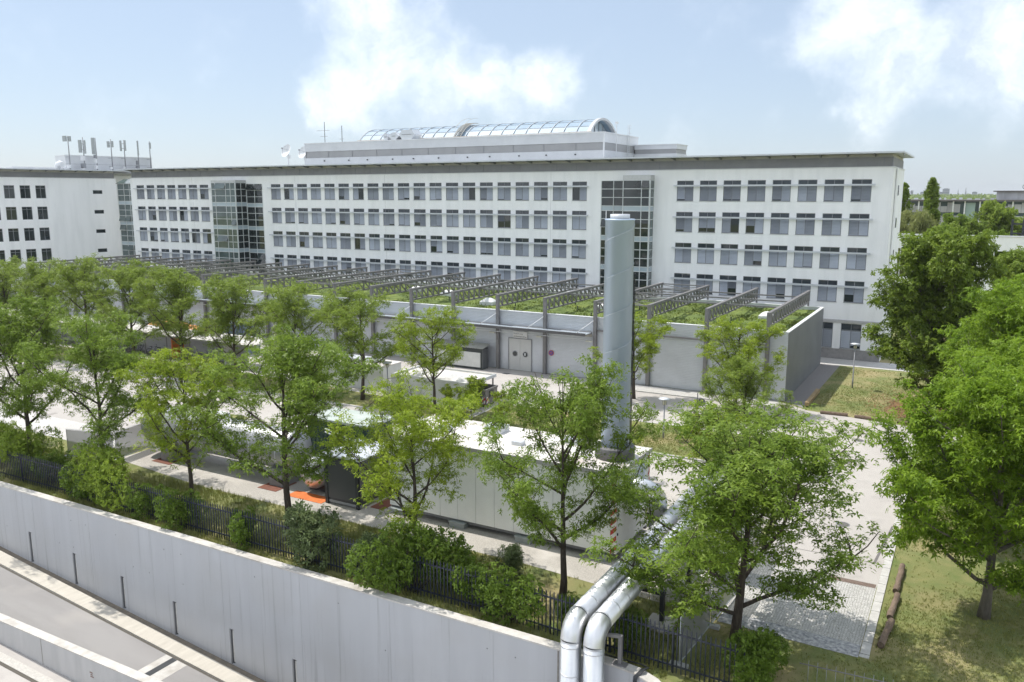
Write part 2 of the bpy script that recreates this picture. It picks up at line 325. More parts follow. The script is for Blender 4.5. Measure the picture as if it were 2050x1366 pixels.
# gravel compound, cobbled apron, strips
struct('gravel_yard', MB().poly([(-49.2, 33.6), (-47, 33.4), (-40, 32.7), (-28, 32.8), (-18, 32.9), (-8.6, 32.2), (-8.6, 45.6), (-49.2, 45.6)], .008), GRAVEL)
def cobble_mat():
    m = bpy.data.materials.new('cobbles'); m.use_nodes = True; nt = m.node_tree; N = nt.nodes.new; L = nt.links.new; b = nt.nodes['Principled BSDF']; b.inputs['Roughness'].default_value = .8
    g = N('ShaderNodeNewGeometry'); br = N('ShaderNodeTexVoronoi'); br.inputs['Scale'].default_value = 9; br.feature = 'DISTANCE_TO_EDGE'; br.inputs['Randomness'].default_value = .55
    vc = N('ShaderNodeTexVoronoi'); vc.inputs['Scale'].default_value = 9; vc.inputs['Randomness'].default_value = .55
    L(g.outputs['Position'], br.inputs['Vector']); L(g.outputs['Position'], vc.inputs['Vector'])
    mr = N('ShaderNodeMapRange'); mr.inputs['From Max'].default_value = .1; L(br.outputs['Distance'], mr.inputs['Value'])
    hs = N('ShaderNodeMix'); hs.data_type = 'RGBA'; L(vc.outputs['Color'], hs.inputs[0]); hs.inputs[6].default_value = (.62, .61, .59, 1); hs.inputs[7].default_value = (.46, .45, .44, 1)
    mx = N('ShaderNodeMix'); mx.data_type = 'RGBA'; L(mr.outputs[0], mx.inputs[0]); mx.inputs[6].default_value = (.27, .27, .22, 1); L(hs.outputs[2], mx.inputs[7])
    L(mx.outputs[2], b.inputs['Base Color'])
    bp = N('ShaderNodeBump'); bp.inputs['Strength'].default_value = .8; bp.inputs['Distance'].default_value = .03; L(mr.outputs[0], bp.inputs['Height']); L(bp.outputs[0], b.inputs['Normal'])
    return m
COBBLE = cobble_mat()
struct('cobbled_apron', MB().poly([(-8.1, 33.0), (-2.62, 32.9), (-2.62, 38.6), (-8.1, 38.6)], .008), COBBLE)
struct('gravel_strip', MB().poly([(-8.1, 32.0), (-2.62, 31.9), (-2.62, 32.9), (-8.1, 33.0)], .012), mat('rubble', (.56, .56, .57), (.22, .23, .25), scale=6, rough=.9, bump=1, bscale=9))
rk = struct('kerb', MB().box(-2.6, -2.24, 32.0, 32.2, 0, .03), KERB)
ks = MB().box(-.17, .17, -.46, .46, 0, .045).mesh('kerb_stone', KERB)
for i in range(28): inst('kerb_stone', ks, rk, (-2.42, 32.7 + i * .95, .004), (0, 0, random.Random(i).uniform(-.01, .01)))
struct('asphalt_patch', MB().poly([(-3.05, 41.2), (-2.92, 41.2), (-2.55, 46.5), (-2.68, 46.5)], .0085), mat('dark_patch', (.16, .15, .15), rough=.9))
struct('drain_channel', MB().box(-4.6, -2.66, 38.35, 38.75, .0, .016), mat('rusty_grate', (.13, .09, .075), (.2, .15, .12), scale=8, rough=.8))
struct('asphalt_joint', MB().poly([(-8, 41.0), (-2.66, 41.15), (-2.66, 41.2), (-8, 41.05)], .0085), MATS['dark_patch'])
struct('asphalt_joint', MB().poly([(-16, 65.4), (0, 63.3), (0, 63.36), (-16, 65.46)], .0085), MATS['dark_patch'])
struct('pavement', MB().poly([(-34, 68.9), (-13.6, 69.2), (-13.6, 71.7), (-34, 71.7)], .010), mat('hall_strip', (.52, .51, .49), (.44, .43, .42), scale=3, rough=.9, bump=.3))
hk = struct('kerb', MB().box(-34, -33.9, 68.78, 68.92, 0, .05), KERB)
km = MB().box(-.49, .49, -.07, .07, 0, .1).mesh('kerb_stone', KERB)
for i in range(20): inst('kerb_stone', km, hk, (-33.4 + i * 1.0, 68.85 + i * .015, .004))
struct('gravel_path', MB().poly([(-13.25, 71.7), (-11.45, 70.2), (-11.3, 90.2), (-13.3, 90.2)], .009), mat('path_gravel', (.30, .29, .29), (.22, .21, .21), scale=12, rough=.95, bump=.5))
struct('pavement', MB().poly([(-60, 90.2), (20, 90.2), (20, 93.9), (-60, 93.9)], .010), mat('paving_slabs', (.54, .53, .51), (.46, .45, .44), scale=2, rough=.9))
struct('leaf_litter', MB().poly([(-5.5, 72.5), (-4, 71), (1, 70.5), (4, 72), (3, 79), (-2, 80.5), (-5, 77)], .006), LITTER)
tag(bpy.data.objects['leaf_litter'], kind='structure')

# ------------------------------------------------------------------ sunken ramp and retaining wall
def ramp(name, y0, y1, z, m, x0=-88, x1=-5, zb=-.3):
    return struct(name, MB(RAMP).box(x0, x1, y0, y1, zb, z), m)
ramp('ramp_road', 21.35, 25.08, 0, ASPHALT)
ramp('gutter', 25.98, 26.4, .02, mat('gutter_brown', (.24, .20, .15), (.17, .15, .12), scale=4, rough=.9))
ramp('gutter', 25.02, 25.12, .012, mat('kerb_gap', (.10, .09, .075), rough=.9))
wk = ramp('kerb', 25.12, 25.98, .10, mat('walkway_concrete', (.56, .525, .46), (.48, .45, .39), scale=1.5, rough=.9, bump=.3, bscale=30, stretch=(2.5, .4, 1)))
RAMP2 = Matrix(((1, 0, 0, 0), (0, 1, 0, 0), (-.045, 0, 1, -6.53), (0, 0, 0, 1)))
struct('pavement', MB(RAMP2).box(-88, -5, 5, 20.9, -.3, 0), PAVING)
struct('kerb', MB(RAMP2).box(-88, -5, 19.95, 20.4, -.3, .03), mat('sett_band', (.56, .54, .50), (.44, .42, .39), scale=10, rough=.9, bump=.5))
struct('gutter', MB(RAMP2).box(-88, -5, 19.78, 19.95, -.3, .015), MATS['kerb_gap'])
gp = struct('road_slab', MB(RAMP).box(-34.0, -32.5, 21.4, 25.0, -.1, .006), CONC_LIGHT)
struct('grate', MB(RAMP).box(-33.55, -33.2, 21.4, 25.0, -.1, .012), DARK, gp)
CONC_WALL = mat('wall_concrete', (.49, .50, .52), (.45, .46, .48), scale=.8, rough=.8, bump=.12, bscale=16, stretch=(1.5, 1.5, .09), c3=(.45, .455, .465), s3=.35, lo3=.45, hi3=.7)
def streaked(m):
    nt = m.node_tree; N = nt.nodes.new; L = nt.links.new; b = nt.nodes['Principled BSDF']; src = b.inputs['Base Color'].links[0].from_socket
    g = N('ShaderNodeNewGeometry'); mp = N('ShaderNodeMapping'); mp.inputs['Scale'].default_value = (2.2, 1, .045); L(g.outputs['Position'], mp.inputs['Vector'])
    n = N('ShaderNodeTexNoise'); n.inputs['Scale'].default_value = 1.6; n.inputs['Detail'].default_value = 7; n.inputs['Roughness'].default_value = .7; L(mp.outputs[0], n.inputs['Vector'])
    r = N('ShaderNodeMapRange'); r.inputs['From Min'].default_value = .56; r.inputs['From Max'].default_value = .80; r.inputs['To Max'].default_value = .8; L(n.outputs['Fac'], r.inputs['Value'])
    x = N('ShaderNodeMix'); x.data_type = 'RGBA'; L(r.outputs[0], x.inputs[0]); L(src, x.inputs[6]); x.inputs[7].default_value = (.20, .20, .195, 1); L(x.outputs[2], b.inputs['Base Color'])
streaked(CONC_WALL)
rw = thing('retaining_wall', (-40, 26.35, 0), 'long grey concrete retaining wall above the sunken ramp road', 'wall')
slots = [-47.36 + 4.16 * i - .12 for i in range(-9, 8)]
mb = MB()
holes = [(x, x + .27, zr(x) + .06, zr(x) + 1.95) for x in slots if zr(x) < -2.2]
holed_wall(mb, -88.1, -10.4, -8.9, .26, 26.35, holes, .14)
for i in range(len(WALL_END) - 1):
    (ax, ay), (bx, by) = WALL_END[i], WALL_END[i + 1]; mb.add([(ax, ay, -8.9), (bx, by, -8.9), (bx, by, .26), (ax, ay, .26)], [(0, 1, 2, 3)])
mb.build('wall_face', CONC_WALL, rw)
cp = offs(path, -.02); cq = offs(path, .43); n = len(path)
mb = MB()
for i in range(n - 1):
    q = [cp[i], cp[i + 1], cq[i + 1], cq[i]]; mb.prism(q, .26, .33)
mb.build('coping', CONC_LIGHT, rw)
mbk = MB()
for i in range(n - 1): mbk.prism([back[i], back[i + 1], cq[i + 1], cq[i]], -.2, .26)
mbk.build('wall_back', CONC, rw)
for a, b, c, d in holes:
    s = MB().box(a, b, 26.44, 26.5, c, d).build('light_slot', mat('slot_dark', (.10, .10, .10), rough=.7), rw)
    MB().box(a + .13, b - .04, 26.40, 26.44, c + .1, d - .1).build('light_strip', mat('slot_strip', (.62, .62, .60), (.5, .5, .48), scale=6, rough=.5), s)
    MB().box(a, a + .07, 26.33, 26.44, c, d).build('channel', GREY_METAL, s)
for x in np.arange(-52, -13, 5.2): MB().box(x, x + .012, 26.343, 26.36, zr(x) + .05, .25).build('formwork_seam', mat('seam_grey', (.43, .435, .44), rough=.85), rw)
th = MB().box(0, .05, 0, .01, 0, .05).mesh('tie_hole', mat('tie_dark', (.14, .14, .14), rough=.9))
rt = random.Random(12)
for x in np.arange(-51, -13, 1.3):
    for z in (-.6, -2.2):
        if z > zr(x) + .4 and rt.random() < .18: inst('tie_hole', th, rw, (x, 26.345, z + rt.uniform(-.03, .03)))
pj = MB().box(-12.72, -12.66, 26.335, 26.36, -8.5, .25).build('movement_joint', mat('joint_grey', (.30, .28, .25), (.2, .19, .17), scale=5, rough=.8), rw)
pw = thing('parapet_wall', (-40, 21.1, 0), 'low pale concrete parapet beside the ramp road', 'wall')
MB().box(-53, -20, 20.88, 21.29, -8, -3.47).build('wall_face', mat('parapet_concrete', (.54, .54, .545), (.47, .475, .48), scale=1.5, rough=.85, bump=.2, stretch=(1, 1, .2)), pw)
MB().box(-53, -20, 20.86, 21.31, -3.47, -3.42).build('coping', CONC_LIGHT, pw)
for x in (-46, -37.6, -29): MB().box(x, x + .03, 20.872, 20.9, -6, -3.47).build('movement_joint', MATS['joint_grey'], pw)
mk = MB()
for k, (dx, dz, w) in enumerate([(0, .62, .2), (.05, .52, .14), (.02, .42, .24)]): mk.box(-33.9 + dx, -33.9 + dx + w, 20.87, 20.881, -4.75 + dz, -4.70 + dz)
mk.build('stencil_mark', mat('stencil', (.25, .16, .14), rough=.8), pw)

# ------------------------------------------------------------------ main office building
YF = 93.82
ob = thing('office_building', (-60, 93.82, 0), 'long white four-row office block with a barrel glass roof behind the green-roofed hall', 'building')
ROWS = [16.8 - 3.535 * k for k in range(4)]
WX = [-125.74 + 2.6 * i for i in range(8)] + [-94.48 + 2.66 * i for i in range(20)] + [-30.66 + 2.683 * i for i in range(8)]
WW, WH = 1.95, 2.27
holes = [(x, x + WW, z, z + WH) for x in WX for z in ROWS]
GW = [(-11.95, -9.9), (-14.7, -12.75), (-17.5, -15.5), (-20.2, -18.2)]
holes += [(a, b, 1.22, 3.92) for a, b in GW]
TWR = (-40.07, -36.9, 1.2, 19.15); TWL = (-99.7, -96.35, 1.2, 19.15)
holes += [TWR, TWL]
mb = MB(); holed_wall(mb, -127.3, -7.96, 0, 20.24, YF, holes, .22)
mb.add([(-7.96, YF, 0), (-7.96, 107, 0), (-7.96, 107, 20.24), (-7.96, YF, 20.24)], [(0, 1, 2, 3)])
mb.add([(-127.3, 107, 0), (-127.3, YF, 0), (-127.3, YF, 20.24), (-127.3, 107, 20.24)], [(0, 1, 2, 3)])
mb.add([(-7.96, 107, 0), (-127.3, 107, 0), (-127.3, 107, 20.24), (-7.96, 107, 20.24)], [(0, 1, 2, 3)])
mb.build('wall', WHITE, ob)
mb = MB(); mb.box(-127.4, -7.9, 93.76, 107.05, 20.24, 20.34); mb.build('wall_coping', WHITE_TRIM, ob)
MB().box(-127.3, -7.93, 93.79, 93.9, 0.02, 1.12).build('plinth', mat('plinth_tiles', (.33, .32, .32), (.27, .265, .265), scale=3, rough=.7), ob)
MB().box(-60, -7.9, 93.68, 93.86, 4.02, 4.3).build('string_course', mat('string_grey', (.50, .50, .51), (.44, .44, .45), scale=2, rough=.7), ob)
MB().box(-7.9, -7.78, 96.5, 97.1, .02, 20.2).build('corner_fin', WHITE, ob)
# shared window pieces (origin: lower left of the opening, facing -y)
fm = MB(); fw = .055
fm.box(0, fw, .05, .14, 0, WH).box(WW - fw, WW, .05, .14, 0, WH).box(fw, WW - fw, .05, .14, WH - fw, WH).box(fw, WW - fw, .05, .14, 0, fw)
fm.box(fw, WW - fw, .05, .14, 1.60, 1.68).box(WW / 2 - .03, WW / 2 + .03, .052, .138, fw, 1.60).box(WW / 2 - .025, WW / 2 + .025, .052, .138, 1.68, WH - fw)
FRAME_ME = fm.mesh('window_frame', FRAME)
SILL_ME = MB().box(-.04, WW + .04, -.06, .06, -.045, -.003).mesh('sill', FRAME)
PANE_T = MB().box(.0, WW / 2 - .085, .10, .115, 0, .53).mesh('pane', GLASS_TRANSOM)
PANE_B = MB().box(.0, WW / 2 - .09, .112, .125, 0, 1.54).mesh('pane', GLASS_DARK)
bm_ = MB(); bw = WW / 2 - .10; ns = 10; ph = 1.52 / ns
for k in range(ns):
    z = -1.52 + k * ph; bm_.add([(0, .025, z), (bw, .025, z), (bw, .095, z + ph * .78), (0, .095, z + ph * .78), (0, .105, z + ph), (bw, .105, z + ph)], [(0, 1, 2, 3), (3, 2, 5, 4)])
BLIND_ME = bm_.mesh('blind', BLIND)
def window(parent, x, z, Y, rng, MF=None, scale=(1, 1, 1), openp=.03):
    w = inst('window', FRAME_ME, parent, (x, Y, z), scale=scale)
    def sub(nm, me, dx, dz, sc=(1, 1, 1)):
        o = bpy.data.objects.new(nm, me); COL.objects.link(o); o.parent = w; o.location = (dx, 0, dz); o.scale = sc; return o
    sub('sill', SILL_ME, 0, 0)
    for dx in (fw, WW / 2 + .028): sub('pane', PANE_T, dx, 1.682)
    for dx in (fw, WW / 2 + .03): sub('pane', PANE_B, dx, .056)
    for dx in (fw + .008, WW / 2 + .035):
        r = rng.random()
        if r < openp: continue
        h = 1 if r < .68 else rng.choice([.97, .92, .86, .95, .72, .5, .9])
        sub('blind', BLIND_ME, dx, 1.59, (1, 1, h))
rng = random.Random(11)
for z in ROWS:
    for x in WX: window(ob, x, z, YF, rng)
for a, b in GW: window(ob, a, 1.22, YF, rng, scale=((b - a) / WW, 1, 2.7 / WH), openp=.0)
for z in ROWS:
    for a, b in ((-126.14, -105.1), (-94.95, -41.7), (-30.96, -9.55)):
        l = MB().box(a, b, 93.44, 93.62, z + 1.61, z + 1.79)
        x = a + .4
        while x < b: l.box(x, x + .05, 93.62, 93.83, z + 1.66, z + 1.74); x += 2.66
        l.build('sunshade_ledge', PALE_METAL, ob)
for x in (-111.9, -89.55, -46.9, -72.8): MB().box(x, x + .025, 93.812, 93.83, 4.4, 20.2).build('render_joint', mat('joint_line', (.45, .46, .47), rough=.8), ob)
# louvre storey and roof plate
mb = MB(); ribbed(mb, -127.1, -8.1, 20.34, 21.30, 94.05, .135, .06); mb.build('louvre_band', LOUVRE, ob)
MS = Matrix.Translation((-8.12, 94.05, 0)) @ Matrix.Rotation(pi / 2, 4, 'Z')
mb = MB(MS); ribbed(mb, 0, 12.6, 20.34, 21.30, 0, .135, .06); mb.build('louvre_band', LOUVRE, ob)
mb = MB()
x = -126.0
while x < -8.3: mb.box(x, x + .06, 93.97, 94.0, 20.35, 21.3); x += 2.66
mb.box(-8.2, -8.06, 93.94, 94.07, 20.34, 21.32); mb.build('louvre_mullions', GREY_METAL, ob)
MB().box(-127.1, -8.14, 94.1, 106.5, 21.30, 21.60).build('frieze', mat('frieze_cream', (.56, .55, .52), (.48, .47, .45), scale=1, rough=.7), ob)
rf = MB().prism([(-128.4, 92.25), (-7.0, 92.25), (-7.0, 106.8), (-128.4, 106.8)], 21.62, 21.78).build('roof', PALE_METAL, ob)
brk = MB().add([(-.05, -1.55, .12), (-.05, 0, -.1), (-.05, 0, .17), (-.05, -1.55, .17), (.05, -1.55, .12), (.05, 0, -.1), (.05, 0, .17), (.05, -1.55, .17)],
               [(0, 1, 2, 3), (7, 6, 5, 4), (0, 4, 5, 1), (0, 3, 7, 4), (3, 2, 6, 7)]).mesh('eave_bracket', GREY_METAL)
for i in range(46): inst('eave_bracket', brk, rf, (-126.8 + 2.66 * i, 94.0, 21.44))
for y in (97, 100.5): pass
# side slit windows
for z in (17.4, 13.9, 10.4):
    w = MB().box(-7.97, -7.9, 100.2, 100.9, z, z + 1.1).build('window', FRAME, ob); MB().box(-7.9, -7.88, 100.28, 100.82, z + .08, z + 1.02).build('pane', GLASS_DARK, w)
# glazed stair towers
UNIT = MB().box(0, 1, -1, 0, 0, 1)
PG = UNIT.mesh('pane', GLASS_DARK); PGG = UNIT.mesh('pane', GLASS_GREEN); PGP = UNIT.mesh('pane', GLASS_PALE)
TFR = mat('tower_frame', (.62, .65, .66), (.55, .58, .59), scale=2, rough=.5)
def curtain(name, x0, x1, ncol, Y, z1, rng, parent, side=False, me=PG, widths=None, zmin=1.2, open_rate=.07):
    """curtain wall in the plane y=Y (or x=Y when side), white bars proud, every pane an object"""
    R_ = (0, 0, pi / 2) if side else (0, 0, 0)
    M_ = Matrix.Translation((Y, 0, 0)) @ Matrix.Rotation(pi / 2, 4, 'Z') if side else Matrix.Translation((0, Y, 0))
    fr = MB(M_); xs = [x0 + (x1 - x0) * (i / ncol if not widths else widths[i]) for i in range(ncol + 1)]
    zs = []; z = z1
    while z > zmin:
        for h, k in ((.98, 'p'), (1.0, 'p'), (1.0, 'p'), (.555, 's')):
            zs.append((max(z - h, zmin), z, k)); z -= h
            if z <= zmin: break
    for x in xs: fr.box(x - .045, x + .045, -.07, .03, zmin, z1)
    for a, b, k in zs: fr.box(x0, x1, -.055, .03, b - .04, b + .04)
    fo = fr.build(name, TFR, parent)
    for i in range(ncol):
        for a, b, k in zs:
            if b - a < .15: continue
            w = xs[i + 1] - xs[i] - .09; mesh = PGP if k == 's' else me
            tilt = k == 'p' and rng.random() < open_rate
            lx, lz = xs[i] + .045, a + .04
            p = M_ @ Vector((lx, .0, lz))
            o = inst('pane', mesh, fo, p, R_, (w, .02, b - a - .08))
            if tilt:
                top = M_ @ Vector((lx, -.02, b - .04)); o.location = top - org(fo); o.rotation_euler = (rad(158) if not side else 0, 0, R_[2]) if not side else R_
                if not side: o.rotation_euler = (rad(180 - 18), 0, 0)
    return fo
rng = random.Random(4)
curtain('curtain_wall', TWR[0], TWR[1], 2, YF + .06, 19.15, rng, ob, widths=[0, .5, 1])
gb = curtain('stair_tower_glazing', -36.75, -33.5, 2, 92.55, 19.15, rng, ob, widths=[0, .70, 1])
curtain('stair_tower_side', 92.55, YF, 1, -33.45, 19.15, rng, ob, side=True, me=PGG, open_rate=0)
MB().box(-36.8, -33.4, 92.5, 93.8, 19.2, 19.75).build('tower_cap', mat('cap_mesh', (.55, .56, .57), (.48, .49, .50), scale=4, rough=.6), ob)
MB().box(-36.74, -36.7, 92.57, 93.8, 1.2, 19.2).build('tower_side_glass', GLASS_GREEN, ob)
MB().box(-36.6, -33.6, 93.3, 93.8, 1.2, 19.1).build('stair_core', mat('stair_dark', (.08, .085, .085), (.12, .125, .12), scale=1, rough=.6), ob)
curtain('curtain_wall', TWL[0], TWL[1], 2, YF + .06, 19.15, rng, ob)
curtain('stair_tower_glazing', -105.0, -99.85, 4, 91.7, 19.3, rng, ob, me=PGG, widths=[0, .16, .6, .8, 1])
curtain('stair_tower_side', 91.7, YF, 2, -99.8, 19.3, rng, ob, side=True, open_rate=0)
MB().box(-105.05, -99.75, 91.65, 93.8, 19.36, 19.7).build('tower_cap', MATS['cap_mesh'], ob)
MB().box(-104.9, -99.95, 93.2, 93.8, 1.2, 19.2).build('stair_core', MATS['stair_dark'], ob)
# plant-room storey on the roof
ph_ = MB(); ph_.box(-92.1, -42.05, 99, 111, 21.7, 23.06).box(-92.1, -42.05, 99, 111, 24.03, 25.2); 
PHW = mat('plant_cladding', (.66, .68, .71), (.60, .62, .65), scale=.5, rough=.45, metal=.2)
pr = ph_.build('plant_room', PHW, ob)
mb = MB(); ribbed(mb, -92.1, -42.05, 21.72, 23.06, 98.97, .14, .025); ribbed(mb, -92.1, -42.05, 24.03, 25.2, 98.97, .14, .025); mb.build('cladding', PHW, pr)
MB().box(-92.0, -42.12, 99.06, 110.9, 23.06, 24.03).build('louvre_band', mat('plant_louvre', (.33, .335, .345), (.29, .295, .305), scale=.5, rough=.5), pr)
mb = MB()
for x in np.arange(-92, -42.3, 4.6): mb.box(x, x + .05, 99.0, 99.05, 23.06, 24.03)
mb.build('louvre_mullions', GREY_METAL, pr)
MB().box(-92.2, -41.95, 98.88, 111.1, 25.2, 25.32).build('parapet_coping', WHITE_TRIM, pr)
MB().box(-42.15, -41.98, 98.92, 99.1, 21.7, 25.2).build('corner_post', WHITE_TRIM, pr)
rng = random.Random(8)
for i in range(11):
    x = -88 + i * 4.2 + rng.uniform(-.4, .4); MB().box(x, x + .16, 98.8, 98.97, 22.5, 22.66).build('floodlight', DARK, pr)
an = MB().box(-42, -36.0, 109.5, 114, 21.7, 22.95).box(-42, -36.0, 109.5, 114, 23.55, 24.1).build('roof_annex', PHW, ob)
MB().box(-41.9, -36.1, 109.55, 113.9, 22.95, 23.55).build('louvre_band', MATS['plant_louvre'], an)
MB().box(-42, -35.9, 109.4, 114.1, 24.1, 24.2).build('parapet_coping', WHITE_TRIM, an)
# ladder on the end wall, with hoops
lad = MB(); lx = -41.85
for y in (106.6, 107.15): lad.bar((lx, y, 21.8), (lx, y, 26.6), .05)
for k in range(14): lad.bar((lx, 106.6, 22 + k * .3), (lx, 107.15, 22 + k * .3), .03)
for z in (25.6, 26.2, 26.6):
    lad.tube([(lx + .35 * sin(t), 106.87 - .35 * cos(t), z) for t in np.linspace(0, pi, 8)], .02, 5)
lad.build('ladder', PALE_METAL, pr)
MB().bar((-41.8, 102.5, 22.6), (-41.8, 102.5, 26.6), .07).box(-41.95, -41.65, 102.3, 102.7, 26.5, 26.75).build('mast', WHITE_TRIM, pr)
# barrel vault
vx0, vx1, vy0, vy1, vz, rise = -83.5, -45.3, 101.6, 110.6, 25.4, 2.05
hw = (vy1 - vy0) / 2; Rv = (hw * hw + rise * rise) / (2 * rise); cyv = (vy0 + vy1) / 2; czv = vz + rise - Rv; half = math.asin(hw / Rv)
def arc(t, r=Rv): a = -half + 2 * half * t; return (cyv + r * sin(a), czv + r * cos(a))
bv = MB().box(vx0 - .2, vx1 + .3, vy0 - .25, vy0 + .2, 25.3, 25.62).box(vx0 - .2, vx1 + .3, vy1 - .2, vy1 + .25, 25.3, 25.62).build('barrel_vault', mat('vault_base', (.60, .56, .50), (.50, .46, .41), scale=2, rough=.6), ob)
rm = MB(); nb, na = 20, 7
for i in range(nb + 1):
    x = vx0 + (vx1 - vx0) * i / nb
    for k in range(14):
        a, b = arc(k / 14, Rv + .03), arc((k + 1) / 14, Rv + .03); rm.bar((x, *a), (x, *b), .07, .1)
for k in range(na + 1):
    a = arc(k / na, Rv + .02); rm.bar((vx0, *a), (vx1, *a), .06, .06)
for k in range(14):
    a, b = arc(k / 14, Rv + .05), arc((k + 1) / 14, Rv + .05); rm.bar((vx1, *a), (vx1, *b), .5, .3); rm.bar((vx1 - 1.8, *arc(k / 14, Rv - .5)), (vx1 - 1.8, *arc((k + 1) / 14, Rv - .5)), .2, .3)
rm.build('vault_ribs', mat('rib_paint', (.50, .52, .54), (.44, .46, .48), scale=2, rough=.6), bv)
for k in range(na):
    a, b = arc(k / na), arc((k + 1) / na); pw_ = (vx1 - vx0) / nb
    me = MB().add([(.05, a[0], a[1]), (pw_ - .05, a[0], a[1]), (pw_ - .05, b[0], b[1]), (.05, b[0], b[1])], [(0, 1, 2, 3)]).mesh('vault_pane', GLASS_BLUE)
    for i in range(nb):
        o = bpy.data.objects.new('vault_pane', me); COL.objects.link(o); o.parent = bv; o.location = Vector((vx0 + i * pw_, 0, 0)) - org(bv)
eg = MB(); ex = vx1 - 1.0; ps = [arc(t, Rv - .12) for t in np.linspace(0, 1, 15)]
eg.add([(ex, *p) for p in ps], [tuple(range(15))]); eg.build('end_glazing', GLASS_PALE, bv)
em = MB()
for y in np.arange(vy0 + 1.2, vy1 - .5, 1.4): em.box(ex + .01, ex + .09, y, y + .08, 25.4, czv + math.sqrt(max(.1, (Rv - .15) ** 2 - (y - cyv) ** 2)))
em.build('end_mullions', GREY_METAL, bv)
ga = MB()
for k in range(18):
    a = arc(k / 34, Rv + .28); ga.box(-66.2, -65.0, a[0] - .12, a[0] + .12, a[1], a[1] + .06)
for x in (-66.2, -65.0):
    for k in range(17):
        a, b = arc(k / 34, Rv + .3), arc((k + 1) / 34, Rv + .3); ga.bar((x, *a), (x, *b), .05, .08); ga.bar((x, a[0], a[1] + .7), (x, b[0], b[1] + .7), .035)
ga.build('maintenance_stair', mat('stair_tan', (.48, .46, .42), rough=.6), bv)
def roof_unit(x0, x1, y0, y1, z0, z1, c, label, nm='ventilation_unit'):
    t = thing(nm, ((x0 + x1) / 2, (y0 + y1) / 2, z0), label, 'roof unit')
    p = [(x0 + c, z0), (x1 - c, z0), (x1, (z0 + z1) / 2), (x1 - c, z1), (x0 + c, z1), (x0, (z0 + z1) / 2)]
    MB().add([(a, y0, b) for a, b in p] + [(a, y1, b) for a, b in p], [tuple(range(6)), tuple(reversed(range(6, 12)))] + [((i + 1) % 6, i, 6 + i, 6 + (i + 1) % 6) for i in range(6)]).build('housing', PALE_METAL, t)
    MB().box(x0 + c, x1 - c, y0 - .03, y0, (z0 + z1) / 2 - .04, (z0 + z1) / 2 + .04).build('flange', GREY_METAL, t)
roof_unit(-74.2, -71.5, 99.3, 101.2, 25.33, 26.7, .5, 'faceted metal air duct box on the plant room, nearest the vault middle')
roof_unit(-76.1, -74.25, 99.3, 101.0, 25.33, 26.4, .6, 'faceted metal air duct box beside the small square cowl')
roof_unit(-77.2, -76.4, 99.5, 100.4, 25.33, 26.3, .1, 'small square cowl on the plant room left of the duct boxes', 'vent_cowl')

# dishes and aerials on the roof
def dish(x, y, z, r, label):
    t = thing('satellite_dish', (x, y, 21.8), label, 'satellite dish', 'roof dishes')
    MB().tube([(x, y, 21.8), (x, y, z)], .09, 8).build('mast', WHITE_TRIM, t)
    M_ = Matrix.Translation((x, y - .1, z)) @ Matrix.Rotation(rad(-8), 4, 'Z') @ Matrix.Rotation(rad(68), 4, 'X')
    prof = [(r * k / 6, .35 * r * (k / 6) ** 2) for k in range(7)]
    d = MB(M_); kk = len(d.v); n = 22
    for rr, zz in prof:
        for j in range(n): d.v.append((rr * cos(2 * pi * j / n), rr * sin(2 * pi * j / n), zz))
    for i in range(6):
        for j in range(n): d.f.append((i * n + j, i * n + (j + 1) % n, (i + 1) * n + (j + 1) % n, (i + 1) * n + j)); d.sm.append(True)
    dd = d.build('reflector', WHITE_TRIM, t)
    fd = MB(M_)
    for a in (0, 2.1, 4.2): fd.bar((r * .9 * cos(a), r * .9 * sin(a), .3 * r), (0, 0, r * 1.05), .03)
    fd.box(-.1, .1, -.1, .1, r * 1.0, r * 1.2); fd.build('feed_horn', GREY_METAL, t)
    MB().box(x + .15, x + .55, y - .4, y - .1, z - 1.1, z - .6).build('equipment_box', WHITE_TRIM, t)
dish(-95.9, 99.3, 24.2, 1.05, 'large white satellite dish standing clear of the plant room')
dish(-92.7, 99.6, 23.9, 1.0, 'white satellite dish half hidden by the plant room end')
def aerial(x, y, z0, z1, arms, label):
    t = thing('roof_aerial', (x, y, z0), label, 'aerial')
    MB().tube([(x, y, z0), (x, y, z1)], .045, 6).build('mast', DARK, t)
    for z, w in arms:
        e = MB().bar((x - w * .8, y, z), (x + w * .5, y, z), .04)
        for k in range(5): e.bar((x - w * .8 + k * w * .3, y - .25, z), (x - w * .8 + k * w * .3, y + .25, z), .025)
        e.build('antenna_arm', GREY_METAL, t)
aerial(-89.75, 101, 25.3, 28.6, [(27.3, 2.0), (26.4, 1.0)], 'tall yagi television aerial at the end of the plant room')
aerial(-86.3, 101, 25.3, 27.9, [(25.9, .5)], 'thin whip aerial on the plant room next to the yagi aerial')

